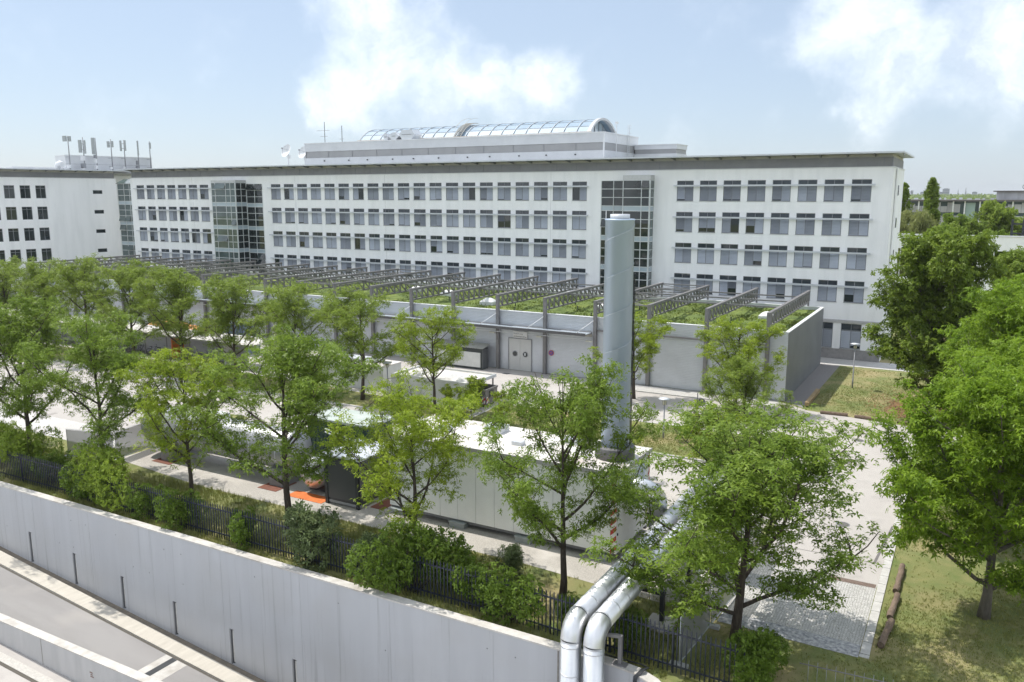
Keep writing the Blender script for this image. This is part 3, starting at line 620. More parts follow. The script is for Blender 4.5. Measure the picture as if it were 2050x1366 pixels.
# ------------------------------------------------------------------ left wing
O_L = Vector((-140.5, 80, 0)); ANG = math.atan2(.9764, .216)
ML = Matrix.Translation(O_L) @ Matrix.Rotation(ANG, 4, 'Z')       # local x along the facade (away), facing local -y
lb = thing('office_wing', (-140.5, 80, 0), 'white office wing at the far end with antenna masts on its roof', 'building')
LW = [(-.06 + 2.4 * k, 1.58) for k in range(-6, 3)]
holes = [(s, s + w, z, z + 2.15) for s, w in LW for z in [r + .08 for r in ROWS]]
SL = [(14.04, 15.68, z) for z in (17.62, 14.15, 10.73, 7.3)]
holes += [(a, b, z, z + .66) for a, b, z in SL]
mb = MB(ML); holed_wall(mb, -16, 18.2, 0, 20.3, 0, holes, .2)
mb.add([(18.2, 0, 0), (18.2, 14, 0), (18.2, 14, 20.3), (18.2, 0, 20.3)], [(0, 1, 2, 3)]).add([(-16, 14, 0), (-16, 0, 0), (-16, 0, 20.3), (-16, 14, 20.3)], [(0, 1, 2, 3)]).build('wall', WHITE, lb)
MB(ML).box(-16, 18.3, -.06, 14, 20.3, 20.38).build('wall_coping', WHITE_TRIM, lb)
def lwin(s, w, z, h, split):
    f = MB(ML); t = .06
    f.box(s, s + t, .04, .14, z, z + h).box(s + w - t, s + w, .04, .14, z, z + h).box(s + t, s + w - t, .04, .14, z, z + t).box(s + t, s + w - t, .04, .14, z + h - t, z + h)
    if split: f.box(s + t, s + w - t, .05, .13, z + h - .5, z + h - .44).box(s + w / 2 - .03, s + w / 2 + .03, .045, .135, z + t, z + h - t)
    wo = f.build('window', FRAME, lb)
    if split:
        for a, b in ((s + t, s + w / 2 - .03), (s + w / 2 + .03, s + w - t)):
            for c, d in ((z + t, z + h - .5), (z + h - .44, z + h - t)): MB(ML).box(a, b, .10, .115, c, d).build('pane', GLASS_DARK, wo)
        if (int(s * 7) + int(z)) % 3: MB(ML).box(s + .1, s + .45, .116, .14, z + .1, z + h - .5).build('curtain', mat('curtain_cloth', (.4, .42, .42), rough=.9), wo)
    else: MB(ML).box(s + t, s + w - t, .10, .115, z + t, z + h - t).build('pane', GLASS_DARK, wo)
for s, w in LW:
    for r in ROWS: lwin(s, w, r + .08, 2.15, True)
for a, b, z in SL: lwin(a, b - a, z, .66, False)
mb = MB(ML); ribbed(mb, -16, 18, 20.38, 21.25, .2, .135, .06); mb.build('louvre_band', LOUVRE, lb)
MB(ML).box(-16, 18, .25, 14, 21.25, 21.6).build('frieze', MATS['frieze_cream'], lb)
lr = MB(ML).box(-17, 20.5, -1.5, 14, 21.62, 21.78).build('roof', PALE_METAL, lb)
for i in range(14):
    o = inst('eave_bracket', brk, lr, ML @ Vector((-15 + 2.4 * i, .2, 21.44)), (0, 0, ANG))
MB(ML).box(18.2, 24, 5, 14, 0, 21.2).build('rear_block', WHITE, lb)
# glazed link between the wings
gl = thing('glazed_link', (-129.5, 95, 0), 'narrow glazed stair link between the two white office wings', 'building')
lk = curtain('link_glazing', -133.2, -127.42, 4, 95.6, 19.35, random.Random(3), gl, me=PGG, widths=[0, .3, .55, .8, 1], open_rate=.08)
MB().box(-133.0, -127.4, 96.2, 97, 0, 19.3).build('stair_core', MATS['stair_dark'], gl)
MB().add([(-133.4, 95.3, 19.4), (-127.4, 95.3, 19.4), (-127.4, 97, 20.2), (-133.4, 97, 20.2), (-133.4, 97, 19.4), (-127.4, 97, 19.4)], [(0, 1, 2, 3), (0, 3, 4), (1, 5, 2)]).build('glass_roof', GLASS_GREEN, gl)
# roof house with aerials
rh = thing('roof_house', ML @ Vector((19, 5, 21.78)), 'pale metal plant house on the far wing behind the antenna masts', 'roof structure')
MB(ML).box(11.8, 27.4, 5, 9.6, 21.0, 24.35).build('wall', PHW, rh); MB(ML).box(11.7, 27.5, 4.9, 9.7, 24.35, 24.48).build('coping', WHITE_TRIM, rh)
MB(ML).box(3.5, 11.78, 6.0, 9.5, 21.0, 22.25).build('side_wing', PHW, rh); MB(ML).box(11.8, 27.4, 4.985, 5, 22.9, 22.94).build('panel_joint', GREY_METAL, rh)
MB(ML).box(18.25, 30, .6, 14, 21.3, 21.76).build('roof_deck', GREY_METAL, rh)
def ant(s_, z1, panels, boxes, label):
    p_ = ML @ Vector((s_, 3.5, 0)); x, y = p_.x, p_.y; wl = ML @ Vector((s_, 5, 0)); t = thing('antenna_mast', (x, y, 21.8), label, 'antenna', 'antenna masts on the far wing')
    MB().tube([(x, y, 21.8), (x, y, z1)], [.11, .07], 8).build('pole', GREY_METAL, t)
    br = MB()
    for z in (22.6, 24.1): br.bar((x, y, z), (wl.x, wl.y, z), .06)
    br.build('bracket', GREY_METAL, t)
    for dx, dz, w, h in panels:
        p = MB().box(x + dx - w / 2, x + dx + w / 2, y - .35, y - .15, z1 - dz - h, z1 - dz).build('panel_antenna', mat('antenna_grey', (.36, .39, .40), (.31, .34, .35), scale=3, rough=.5), t)
        MB().bar((x, y, z1 - dz - h * .3), (x + dx, y - .15, z1 - dz - h * .3), .06).bar((x, y, z1 - dz - h * .75), (x + dx, y - .15, z1 - dz - h * .75), .06).build('clamp', DARK, p)
    for dz, w, h in boxes: MB().box(x - w / 2, x + w / 2, y - .45, y - .08, 21.9 + dz, 21.9 + dz + h).build('radio_box', WHITE_TRIM if int(dz * 10) % 2 == 0 else GREY_METAL, t)
ant(11.96, 27.7, [(-.55, 0, .95, .95), (.55, .1, .2, .9), (1.0, .1, .35, .9)], [(.2, .7, .6)], 'leftmost antenna mast with a square panel at the top')
ant(14.45, 27.6, [(-.5, .5, .75, 2.2), (.85, .6, .3, 2.3)], [(.3, 1.0, .8), (1.6, .9, .8), (.0, .5, .5)], 'thick antenna mast with a broad panel and stacked radio boxes')
ant(16.62, 27.6, [(-.35, 0, .75, 2.9)], [(.2, .6, .6), (1.2, .5, .8), (2.1, .4, .6)], 'antenna mast with one tall broad panel')
ant(19.34, 27.5, [(-.4, .4, .55, 1.1), (.7, .4, .5, 1.1)], [(.2, .3, .4)], 'antenna mast with two short panels either side of the pole')
ant(21.7, 27.45, [(-.6, .1, .35, 1.9), (.65, .1, .3, 1.9)], [(.2, .3, .5)], 'antenna mast with two slim panels set wide of the pole')
ant(24.2, 27.45, [(.4, .05, .22, 2.7)], [(.3, .6, .7), (1.1, .4, .8)], 'antenna mast with one slim panel and boxes at its foot')
ant(26.5, 27.45, [(.45, .3, .35, 1.1)], [], 'rightmost antenna mast with one small panel')
cp_ = ML @ Vector((9.4, 2.2, 21.7)); cu = thing('roof_cowl', cp_, 'white rounded ventilation cowl left of the antenna masts', 'roof unit'); q = cp_
MB().tube([q, q + Vector((0, 0, .5)), q + Vector((.2, 0, .95)), q + Vector((.8, 0, 1.1)), q + Vector((1.4, 0, .9))], [.5, .52, .52, .5, .46], 12).build('elbow', WHITE_TRIM, cu)
MB().tube([q, q + Vector((0, 0, .12))], .62, 12).build('base_ring', GREY_METAL, cu)
# ------------------------------------------------------------------ storage hall with roof trusses
hx0, hx1, hy0, hy1, hz = -122.5, -13.25, 71.75, 90.0, 6.0
hl = thing('storage_hall', (-60, 71.75, 0), 'low metal-clad hall with a grassy roof under grey steel trusses', 'building')
mb = MB(); ribbed(mb, hx0, -40.5, .02, hz - .03, hy0, .15, .022); ribbed(mb, -37.8, hx1, .02, hz - .03, hy0, .15, .022); ribbed(mb, -40.5, -37.8, 3.32, hz - .03, hy0, .15, .022)
mb.build('front_cladding', CLAD, hl)
MS = Matrix.Translation((hx1, hy0, 0)) @ Matrix.Rotation(pi / 2, 4, 'Z')
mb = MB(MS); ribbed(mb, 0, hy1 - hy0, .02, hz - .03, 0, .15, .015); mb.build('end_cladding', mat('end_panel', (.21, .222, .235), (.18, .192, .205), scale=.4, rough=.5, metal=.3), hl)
mb = MB(); mb.box(hx0 + .05, hx1 - .04, hy1 - .3, hy1, 0, hz - .03).box(hx0, hx0 + .2, hy0 + .04, hy1, 0, hz - .03).build('rear_wall', CLAD, hl)
mb = MB().box(hx0 - .03, hx1 + .05, hy0 - .06, hy0 + .28, hz - .03, hz + .03).box(hx1 - .28, hx1 + .05, hy0 + .28, hy1, hz - .03, hz + .03).box(hx0, hx1 - .28, hy1 - .32, hy1 + .02, hz - .03, hz + .03)
mb.build('parapet_coping', WHITE_TRIM, hl)
mb = MB().box(hx0 + .2, hx1 - .24, hy0 + .2, hy0 + .26, 5.2, hz - .03).box(hx1 - .26, hx1 - .2, hy0 + .26, hy1 - .3, 5.2, hz - .03).build('parapet_lining', PALE_METAL, hl)
# planted roof: undulating sheet with tufts
def planted(x0, x1, y0, y1, z, seed, nx, ny, tufts):
    r = np.random.default_rng(seed); X = np.linspace(x0, x1, nx); Y = np.linspace(y0, y1, ny)
    gx, gy = np.meshgrid(X, Y); gz = z + .05 * np.sin(gx * 1.7 + gy) + .04 * np.sin(gy * 2.3 - gx * .6) + r.normal(0, .025, gx.shape)
    v = np.stack([gx, gy, gz], -1).reshape(-1, 3); f = [(j * nx + i, j * nx + i + 1, (j + 1) * nx + i + 1, (j + 1) * nx + i) for j in range(ny - 1) for i in range(nx - 1)]
    return v, f
v, f = planted(hx0 + .2, hx1 - .26, hy0 + .26, hy1 - .3, 5.62, 3, 220, 40, 0)
sd = MB().add([tuple(p) for p in v], f).build('sedum_mat', SEDUM, hl); tag(sd, kind='stuff')
def tuft_mesh(name, m, pts, rng, h0, h1, w, blades=3, lean=.5):
    """grass tufts: thin bent triangles"""
    N = len(pts) * blades; p = np.repeat(np.asarray(pts), blades, 0); a = rng.uniform(0, 2 * pi, N); h = rng.uniform(h0, h1, N); L_ = rng.uniform(.1, lean, N) * h
    ww = w * rng.uniform(.6, 1.3, N); dx, dy = np.cos(a), np.sin(a); p[:, 0] += rng.normal(0, .04, N); p[:, 1] += rng.normal(0, .04, N)
    V = np.empty((N, 3, 3)); V[:, 0] = p + np.stack([-dy * ww, dx * ww, 0 * a], 1); V[:, 1] = p + np.stack([dy * ww, -dx * ww, 0 * a], 1); V[:, 2] = p + np.stack([dx * L_, dy * L_, h], 1)
    me = bpy.data.meshes.new(name); me.vertices.add(N * 3); me.vertices.foreach_set('co', V.reshape(-1)); me.loops.add(N * 3); me.loops.foreach_set('vertex_index', np.arange(N * 3))
    me.polygons.add(N); me.polygons.foreach_set('loop_start', np.arange(0, N * 3, 3)); me.polygons.foreach_set('loop_total', np.full(N, 3)); me.materials.append(m); me.update(calc_edges=True); return me
GRASS_A = leaf_mat('grass_blade', (.17, .205, .05), (.36, .36, .13), .3)
GRASS_B = leaf_mat('roof_grass_blade', (.08, .12, .022), (.21, .26, .05), .3)
r = np.random.default_rng(9); n = 26000
gp = np.stack([hx1 - .4 - (hx1 - hx0 - .8) * r.random(n) ** 1.3, r.uniform(hy0 + .4, hy1 - .5, n), np.full(n, 5.6)], 1)
keep = (np.sin(gp[:, 0] * .9 + 2 * np.sin(gp[:, 1] * .5)) + np.sin(gp[:, 1] * 1.1 + gp[:, 0] * .3) + r.normal(0, .6, n)) > -.4
me = tuft_mesh('roof_grass', GRASS_B, gp[keep] - np.array(org(hl)), r, .08, .22, .03, 3)
o = bpy.data.objects.new('roof_grass', me); COL.objects.link(o); o.parent = hl; tag(o, kind='stuff')
# trusses and columns: one bay each 5.33 m
bay = 5.345
def truss_parts():
    ch = MB().box(-.14, .14, 0, 19.2, 7.42, 7.64); lo = MB().box(-.08, .08, .1, 19.1, 6.33, 6.48)
    web = MB(); n = 18; L_ = 19.0
    for k in range(n):
        y = .1 + L_ * k / n; y2 = .1 + L_ * (k + 1) / n
        web.bar((0, y2, 6.47), (0, y2, 7.44), .12, .14); web.bar((0, y, 7.44), (0, y2, 6.47), .09, .12)
    return ch.mesh('top_chord', STEEL), lo.mesh('bottom_chord', STEEL), web.mesh('lattice', STEEL)
TC, BC, WB = truss_parts()
cm = MB().box(-.16, .16, -.14, .14, 0, 7.62).box(-.2, .2, -.18, .18, 0, .05).mesh('column', STEEL)
rp = MB().box(-.08, .08, -.08, .08, 5.7, 7.46).mesh('rear_post', STEEL)
for i in range(21):
    x = -14.88 - bay * i
    inst('column', cm, hl, (x, 71.5, 0)); t = inst('roof_truss', TC, hl, (x, 71.3, 0))
    for nm, m_ in (('bottom_chord', BC), ('lattice', WB)):
        c = bpy.data.objects.new(nm, m_); COL.objects.link(c); c.parent = t
    inst('rear_post', rp, hl, (x, 90.4, 0))
for y in (76.9, 81.55, 85.9): MB().box(-14.88 - bay * 20, -14.9, y - .07, y + .07, 7.33, 7.46).build('purlin', STEEL, hl)
for i in (2, 9, 16):
    x = -14.88 - bay * i; b = MB()
    for k, (ya, yb) in enumerate(((71.4, 76.9), (76.9, 81.55), (81.55, 85.9), (85.9, 90.4))):
        b.bar((x, ya, 7.40), (x - bay, yb, 7.40), .07); b.bar((x - bay, ya, 7.36), (x, yb, 7.36), .07)
    b.bar((x, 90.4, 7.5), (x - bay, 90.4, 7.5), .12).bar((x, 71.45, 7.5), (x - bay, 71.45, 7.5), .1); b.build('wind_bracing', STEEL, hl)
# wall rail right of the canopy, canopy, tie rods
for i in range(3):
    x = -14.88 - bay * i; MB().box(x - bay + .2, x - .2, 71.50, 71.62, 4.72, 4.86).build('wall_rail', STEEL, hl)
cx1 = -31.3
cn = MB().box(hx0, cx1, 70.15, 71.45, 4.50, 4.56).build('canopy', mat('canopy_glass', (.42, .47, .52), (.36, .41, .46), scale=.8, rough=.25), hl)
MB().box(hx0, cx1, 70.0, 70.15, 4.42, 4.66).build('canopy_edge', mat('dark_steel', (.12, .12, .125), (.09, .09, .095), scale=2, rough=.55, metal=.2), cn)
MB().box(hx0, cx1, 71.45, 71.6, 4.4, 4.6).build('canopy_beam', STEEL, cn)
MB().box(hx0, cx1, 71.68, 71.74, 4.1, 4.38).build('light_band', mat('canopy_cream', (.60, .58, .52), (.5, .48, .44), scale=1.5, rough=.7), cn)
rl = MB().tube([(hx0, 70.6, 4.02), (cx1 - .1, 70.6, 4.02)], .035, 6); 
for x in np.arange(-121, cx1, 2.67): rl.bar((x, 70.6, 4.02), (x, 70.6, 4.5), .03)
rl.build('pipe_rail', WHITE_TRIM, cn)
for i in range(3, 21):
    x = -14.88 - bay * i; MB().tube([(x - .1, 71.4, 5.75), (x - 1.35, 70.1, 4.62)], .035, 6).build('tie_rod', WHITE_TRIM, hl)
    if i < 12: MB().box(x - .75, x - .15, 71.0, 71.3, 3.72, 3.84).build('wall_lamp', mat('lamp_cover', (.62, .62, .56), rough=.5), hl)
# delivery door
df = MB().box(-40.5, -40.42, 71.66, 71.8, 0, 3.32).box(-37.88, -37.8, 71.66, 71.8, 0, 3.32).box(-40.42, -37.88, 71.66, 71.8, 3.24, 3.32).build('door', GREY_METAL, hl)
for a, b in ((-40.41, -39.16), (-39.14, -37.89)):
    lf = MB().box(a, b, 71.70, 71.76, .03, 3.23).build('door_leaf', mat('door_paint', (.58, .585, .58), (.53, .535, .53), scale=1, rough=.55), df)
    c = (a + b) / 2 + (.08 if a < -40 else -.02)
    w = MB(Matrix.Translation((c, 71.69, 1.72)) @ Matrix.Rotation(pi / 2, 4, 'X')).lathe((0, 0, 0), [(.29, -.02), (.29, .03), (.24, .035)], 20).build('porthole', GREY_METAL, df)
    w['label'] = 'round door window'
MB(Matrix.Translation((-40.41 + .7, 71.68, 1.72)) @ Matrix.Rotation(pi / 2, 4, 'X')).lathe((0, 0, 0), [(.23, -.02), (.23, .04)], 20).build('porthole_pane', GLASS_DARK, df)
MB(Matrix.Translation((-38.535, 71.68, 1.72)) @ Matrix.Rotation(pi / 2, 4, 'X')).lathe((0, 0, 0), [(.23, -.02), (.23, .04)], 20).build('porthole_pane', GLASS_DARK, df)
MB().box(-38.61, -38.47, 71.62, 71.64, 1.60, 1.86).build('door_notice', WHITE_TRIM, df)
def text(body, size, loc, rot, m, parent, name='lettering', align='LEFT'):
    c = bpy.data.curves.new(name, 'FONT'); c.body = body; c.size = size; c.extrude = .004; c.align_x = align
    tmp = bpy.data.objects.new('tmp', c); COL.objects.link(tmp); bpy.context.view_layer.update(); me = bpy.data.meshes.new_from_object(tmp); bpy.data.objects.remove(tmp); me.materials.clear(); me.materials.append(m)
    o = bpy.data.objects.new(name, me); COL.objects.link(o); o.parent = parent; o.location = Vector(loc) - org(parent); o.rotation_euler = rot; return o
INK = mat('ink_black', (.03, .03, .03), rough=.6)
sg = MB().box(-39.9, -38.28, 71.60, 71.66, 3.36, 4.02).build('sign_board', mat('sign_white', (.74, .75, .76), rough=.5), hl)
text('Anlieferung', .22, (-39.82, 71.594, 3.74), (pi / 2, 0, 0), INK, sg); text('& Warenannahme', .2, (-39.82, 71.594, 3.44), (pi / 2, 0, 0), INK, sg)
MD = Matrix.Translation((-35.64, 71.68, 2.15)) @ Matrix.Rotation(pi / 2, 4, 'X')
ns_ = MB(MD).lathe((0, 0, 0), [(.28, -.01), (.28, .02)], 24).build('no_stopping_sign', mat('sign_red', (.55, .09, .06), rough=.5), hl)
MB(MD).lathe((0, 0, .02), [(.225, 0), (.225, .012)], 24).build('sign_face', mat('sign_blue', (.05, .09, .36), rough=.5), ns_)
sb = MB(MD)
for a in (pi / 4, -pi / 4): sb.bar((-.22 * cos(a), -.22 * sin(a), .036), (.22 * cos(a), .22 * sin(a), .036), .05, .012)
sb.build('cross_bars', MATS['sign_red'], ns_)
# domed rooflights
def dome(x, y, s, label):
    t = thing('rooflight', (x, y, 5.6), label, 'skylight', 'domed rooflights on the hall')
    MB().box(x - s, x + s, y - s * .8, y + s * .8, 5.5, 5.95).build('upstand', WHITE_TRIM, t)
    d = MB(); n = 9
    P = [(x - s + 2 * s * i / (n - 1), y - s * .8 + 1.6 * s * j / (n - 1), 5.95 + .42 * (math.sin(pi * i / (n - 1)) * math.sin(pi * j / (n - 1))) ** .6) for j in range(n) for i in range(n)]
    d.add(P, [(j * n + i, j * n + i + 1, (j + 1) * n + i + 1, (j + 1) * n + i) for j in range(n - 1) for i in range(n - 1)], True); d.build('dome', mat('acrylic_white', (.78, .79, .80), rough=.3), t)
dome(-17.1, 81.4, .75, 'white domed rooflight between the last two trusses at the right end')
dome(-33.6, 80.5, .8, 'white domed rooflight beside the fourth and fifth trusses from the right')
dome(-54.5, 82.0, .8, 'white domed rooflight in the middle of the grassy roof')
dome(-60.2, 83.5, .8, 'white domed rooflight left of the one in mid roof')
dome(-46.3, 77.6, .8, 'white domed rooflight near the front edge of the roof')
for i in range(14):
    x, y = -16.5 - i * 2.67 - (.6 if i % 2 else 0), 74.2 + (i % 3) * 3.9
    MB().tube([(x, y, 5.55), (x, y, 6.0)], .05, 6).lathe((x, y, 5.98), [(.09, 0), (.09, .06)], 8).build('vent_pipe', DARK, hl)

# ------------------------------------------------------------------ power container, chimney, pipes, tanks
pc = thing('plant_container', (-20.6, 37.3, 0), 'large white plant container on steel feet beneath the chimney', 'container')
px0, px1, py0, py1, pz0, pz1 = -27.45, -13.9, 35.1, 39.6, .42, 4.42
npan = 12; wpan = (px1 - px0) / npan
pm = MB().box(.012, wpan - .012, 0, .08, 0, pz1 - pz0).mesh('wall_panel', PANEL_WHITE); PM2 = MB().box(0, .08, .012, 1.113, 0, pz1 - pz0).mesh('wall_panel', PANEL_WHITE)
for i in range(npan): inst('wall_panel', pm, pc, (px0 + i * wpan, py0, pz0)); inst('wall_panel', pm, pc, (px0 + i * wpan, py1 - .08, pz0))
for i in range(4): inst('wall_panel', PM2, pc, (px1 - .08, py0 + i * 1.125, pz0)); inst('wall_panel', PM2, pc, (px0, py0 + i * 1.125, pz0))
MB().box(px0 + .09, px1 - .09, py0 + .09, py1 - .09, pz0, pz1 - .01).build('insulation_core', mat('panel_gap', (.22, .22, .21), rough=.8), pc)
rf2 = MB().box(px0 - .06, px1 + .06, py0 - .06, py1 + .06, pz1, pz1 + .1).build('roof', ROOF_WHITE, pc)
MB().box(px0 - .07, px1 + .07, py0 - .09, py0 - .06, pz1 - .1, pz1 + .12).box(px1 + .06, px1 + .09, py0 - .09, py1 + .09, pz1 - .1, pz1 + .12).build('gutter_trim', mat('trim_grey', (.42, .41, .40), rough=.6), rf2)
for k, (x, y, w, h) in enumerate([(-25.5, 36.8, .8, .25), (-23, 38, 1.1, .35), (-20.5, 36.6, .6, .2), (-18.2, 38.2, .9, .3)]): MB().box(x, x + w, y, y + w * .8, pz1 + .1, pz1 + .1 + h).build('roof_hatch', PALE_METAL, rf2)
for y in (py0 + .15, py1 - .35): MB().box(px0, px1, y, y + .2, .2, pz0).build('base_beam', mat('beam_grey', (.22, .225, .23), (.17, .175, .18), scale=2, rough=.6), pc)
ft = MB().box(-.45, .45, -.3, -.22, 0, .26).box(-.45, .45, .22, .3, 0, .26).box(-.45, -.37, -.22, .22, 0, .26).box(-.04, .04, -.22, .22, 0, .26).box(.37, .45, -.22, .22, 0, .26).box(-.5, .5, -.34, .34, .26, .3).mesh('foot_frame', mat('foot_steel', (.33, .36, .36), (.27, .3, .3), scale=3, rough=.6))
for x in (px0 + .6, -22.9, -18.9, px1 - .9): inst('foot_frame', ft, pc, (x, py0 + .12, .008)); inst('foot_frame', ft, pc, (x, py1 - .3, .008))
def stripes():
    m = bpy.data.materials.new('red_white_stripes'); m.use_nodes = True; nt = m.node_tree; N = nt.nodes.new; L = nt.links.new; b = nt.nodes['Principled BSDF']; b.inputs['Roughness'].default_value = .5
    g = N('ShaderNodeNewGeometry'); sp = N('ShaderNodeSeparateXYZ'); L(g.outputs['Position'], sp.inputs[0])
    a = N('ShaderNodeMath'); a.operation = 'ADD'; L(sp.outputs['X'], a.inputs[0]); L(sp.outputs['Y'], a.inputs[1])
    d = N('ShaderNodeMath'); d.operation = 'MULTIPLY_ADD'; L(a.outputs[0], d.inputs[0]); d.inputs[1].default_value = -1.0; L(sp.outputs['Z'], d.inputs[2])
    q = N('ShaderNodeMath'); q.operation = 'PINGPONG'; L(d.outputs[0], q.inputs[0]); q.inputs[1].default_value = .24
    k = N('ShaderNodeMath'); k.operation = 'GREATER_THAN'; L(q.outputs[0], k.inputs[0]); k.inputs[1].default_value = .12
    x = N('ShaderNodeMix'); x.data_type = 'RGBA'; L(k.outputs[0], x.inputs[0]); x.inputs[6].default_value = (.74, .72, .70, 1); x.inputs[7].default_value = (.42, .035, .03, 1); L(x.outputs[2], b.inputs['Base Color']); return m
STR = stripes()
MB().box(px1 - .3, px1 + .012, py0 - .012, py0 - .002, pz0, 4.0).build('warning_strip', STR, pc)
MB().box(px1 + .002, px1 + .012, py1 - .25, py1, pz0 + .2, 4.2).build('warning_strip', STR, pc)
for z in (1.35, 2.3, 2.6): MB().box(px1 + .002, px1 + .05, py0 + .1, py0 + .16, z, z + .12).build('hinge', DARK, pc)
dk = MB().tube([(px1, 36.4, 3.55), (px1 + .55, 36.4, 3.55), (px1 + .95, 36.5, 3.45), (px1 + 1.15, 36.9, 3.2), (px1 + 1.2, 37.5, 2.6), (px1 + 1.2, 37.6, 1.2)], .48, 16).build('exhaust_duct', SILVER, pc)
MB().box(px1 + .01, px1 + .7, 35.8, 37.1, 2.85, 3.0).build('duct_shelf', GREY_METAL, pc)
lv = MB()
for k in range(12): lv.add([(px1 + .005, 37.5, 3.0 + k * .1), (px1 + .005, 38.9, 3.0 + k * .1), (px1 + .07, 38.9, 2.96 + k * .1), (px1 + .07, 37.5, 2.96 + k * .1)], [(0, 1, 2, 3)])
lv.build('louvre', PALE_METAL, pc)
# chimney
chx, chy = -15.0, 37.45
ch = thing('chimney', (chx, chy, 4.53), 'tall pale metal chimney rising from the white plant container', 'chimney')
MB().lathe((chx, chy, 4.53), [(.70, 0), (.70, 11.75), (.72, 11.76), (.72, 11.82), (.68, 11.83)], 48).build('shaft', CHIMNEY, ch)
MB().lathe((chx, chy, 16.3), [(.47, 0), (.47, .28), (.45, .28)], 36).build('inner_flue', PALE_METAL, ch)
MB().lathe((chx, chy, 4.53), [(1.0, 0), (1.0, .55), (.95, .6), (.72, .62)], 32).build('collar', mat('collar_dark', (.14, .14, .145), (.10, .10, .105), scale=2, rough=.6), ch)
sp = [(chx + .705 * cos(t), chy + .705 * sin(t), 5.0 + t / (2 * pi) * 1.83) for t in np.arange(0, 2 * pi * 6.1, .14)]
MB().tube(sp, .009, 4).build('spiral_seam', PALE_METAL, ch)
ld = MB(); lx_, ly_ = chx + .54, chy + .36
for d in (0, .3): ld.bar((lx_ + .10, ly_ + d * .5, 4.6), (lx_ + .10, ly_ + d * .5, 13.6), .035)
for k in range(30): ld.bar((lx_ + .10, ly_, 4.8 + k * .3), (lx_ + .10, ly_ + .15, 4.8 + k * .3), .02)
for k in range(7): ld.bar((lx_ - .1, ly_, 5.2 + k * 1.3), (lx_ + .1, ly_, 5.2 + k * 1.3), .03)
ld.build('cable_ladder', DARK, ch)
MB().bar((chx - .6, chy - .3, 16.3), (chx - .6, chy - .3, 16.75), .03).build('lightning_rod', WHITE_TRIM, ch)
# twin jacketed pipes: run along +y, mitred bends, drop in front of the wall
def pipe(x, yv, zrun, label):
    t = thing('insulated_pipe', (x, yv, -7), label, 'pipe', 'twin insulated pipes'); r = .385; R_ = .62
    bend = [(x, yv + R_ - R_ * cos(a), zrun - R_ + R_ * sin(a)) for a in np.linspace(0, pi / 2, 5)]
    MB().tube([(x, yv, -7), (x, yv, zrun - R_)], r, 28).build('riser', SILVER, t)
    MB().tube(bend, r + .012, 28, cap=False, smooth=True).build('elbow', SILVER, t)
    rises = (yv + R_, 44.5)
    MB().tube([(x, rises[0], zrun), (x, rises[1], zrun + .12)], r, 28).build('run', SILVER, t)
    for y in np.arange(yv + R_, 44, .95): MB().tube([(x, y, zrun + (y - yv) * .006), (x, y + .05, zrun + (y - yv) * .006)], r + .012, 28).build('band', SILVER, t)
    for z in (zrun - R_ - .02, zrun - R_ - .22, zrun - R_ - 1.35): MB().tube([(x, yv, z), (x, yv, z + .04)], r + .012, 28).build('band', SILVER, t)
pipe(-11.82, 25.62, 1.98, 'left of the two silver insulated pipes bending down over the retaining wall')
pipe(-10.90, 25.62, 1.98, 'right of the two silver insulated pipes, beside the bracket on the wall')
def support(x, y, label, b=True):
    t = thing('pipe_support', (x, y, 0), label, 'pipe support')
    MB().box(x - .09, x + .09, y - .09, y + .09, .3, 1.62).build('post', DARK, t)
    MB().box(-12.3, x + .12, y - .1, y + .1, 1.42, 1.55).build('beam', DARK, t)
    MB().box(x - .55, x + .55, y - .45, y + .45, 0, .3).build('concrete_foot', CONC_LIGHT, t)
support(-9.95, 30.4, 'black pipe support post on a concrete block in the grass'); support(-10.0, 34.2, 'black pipe support post on the gravel under the pipe run')
wb = thing('wall_bracket', (-10.25, 26.5, .33), 'grey bent steel bracket standing on the retaining wall by the pipes', 'bracket')
MB().bar((-10.22, 26.5, .33), (-10.22, 26.5, 1.5), .14).bar((-10.22, 26.5, 1.46), (-11.0, 26.3, 1.46), .12).build('arm', STEEL, wb); MB().box(-10.5, -9.95, 26.36, 26.66, .33, .37).build('base_plate', STEEL, wb)
cb = thing('cable_loop', (-9.2, 26.4, .3), 'black cables looping over the wall right of the pipes', 'cable')
for k in range(3): MB().tube([(-9.55 + k * .05, 25.95, -1.2), (-9.5 + k * .05, 26.05, .3), (-9.35 + k * .06, 26.35, .47), (-9.2, 26.75, .36), (-9.6, 27.1, .2), (-10.6, 27.2, .12), (-12.5, 27.25, .1)], .03, 6).build('cable', DARK, cb)
def block(nm, x, y, z, w, d, h, rz, label):
    M_ = Matrix.Translation((x, y, z)) @ Matrix.Rotation(rz, 4, 'Z'); t = thing(nm, (x, y, z), label, 'concrete block', 'loose concrete blocks by the pipes')
    MB(M_).box(-w / 2, w / 2, -d / 2, d / 2, 0, h * .55).build('slab', CONC_LIGHT, t); MB(M_).box(-w / 2 + .1, w / 2 - .1, -d / 2 + .08, d / 2 - .08, h * .55, h).build('upper_slab', CONC_LIGHT, t)
block('concrete_block', -9.7, 33.7, .01, 1.5, .5, .35, 1.25, 'long concrete kerb block lying by the pipes')
block('concrete_block', -8.95, 33.5, .01, 1.0, .9, .5, .1, 'stepped concrete block stack nearest the mesh fence')
block('concrete_block', -9.35, 35.0, .01, 1.2, .9, .5, .05, 'concrete block stack behind the nearest one')
block('concrete_block', -10.6, 33.2, .01, .5, .5, .3, .3, 'small concrete block directly beside the pipe run')
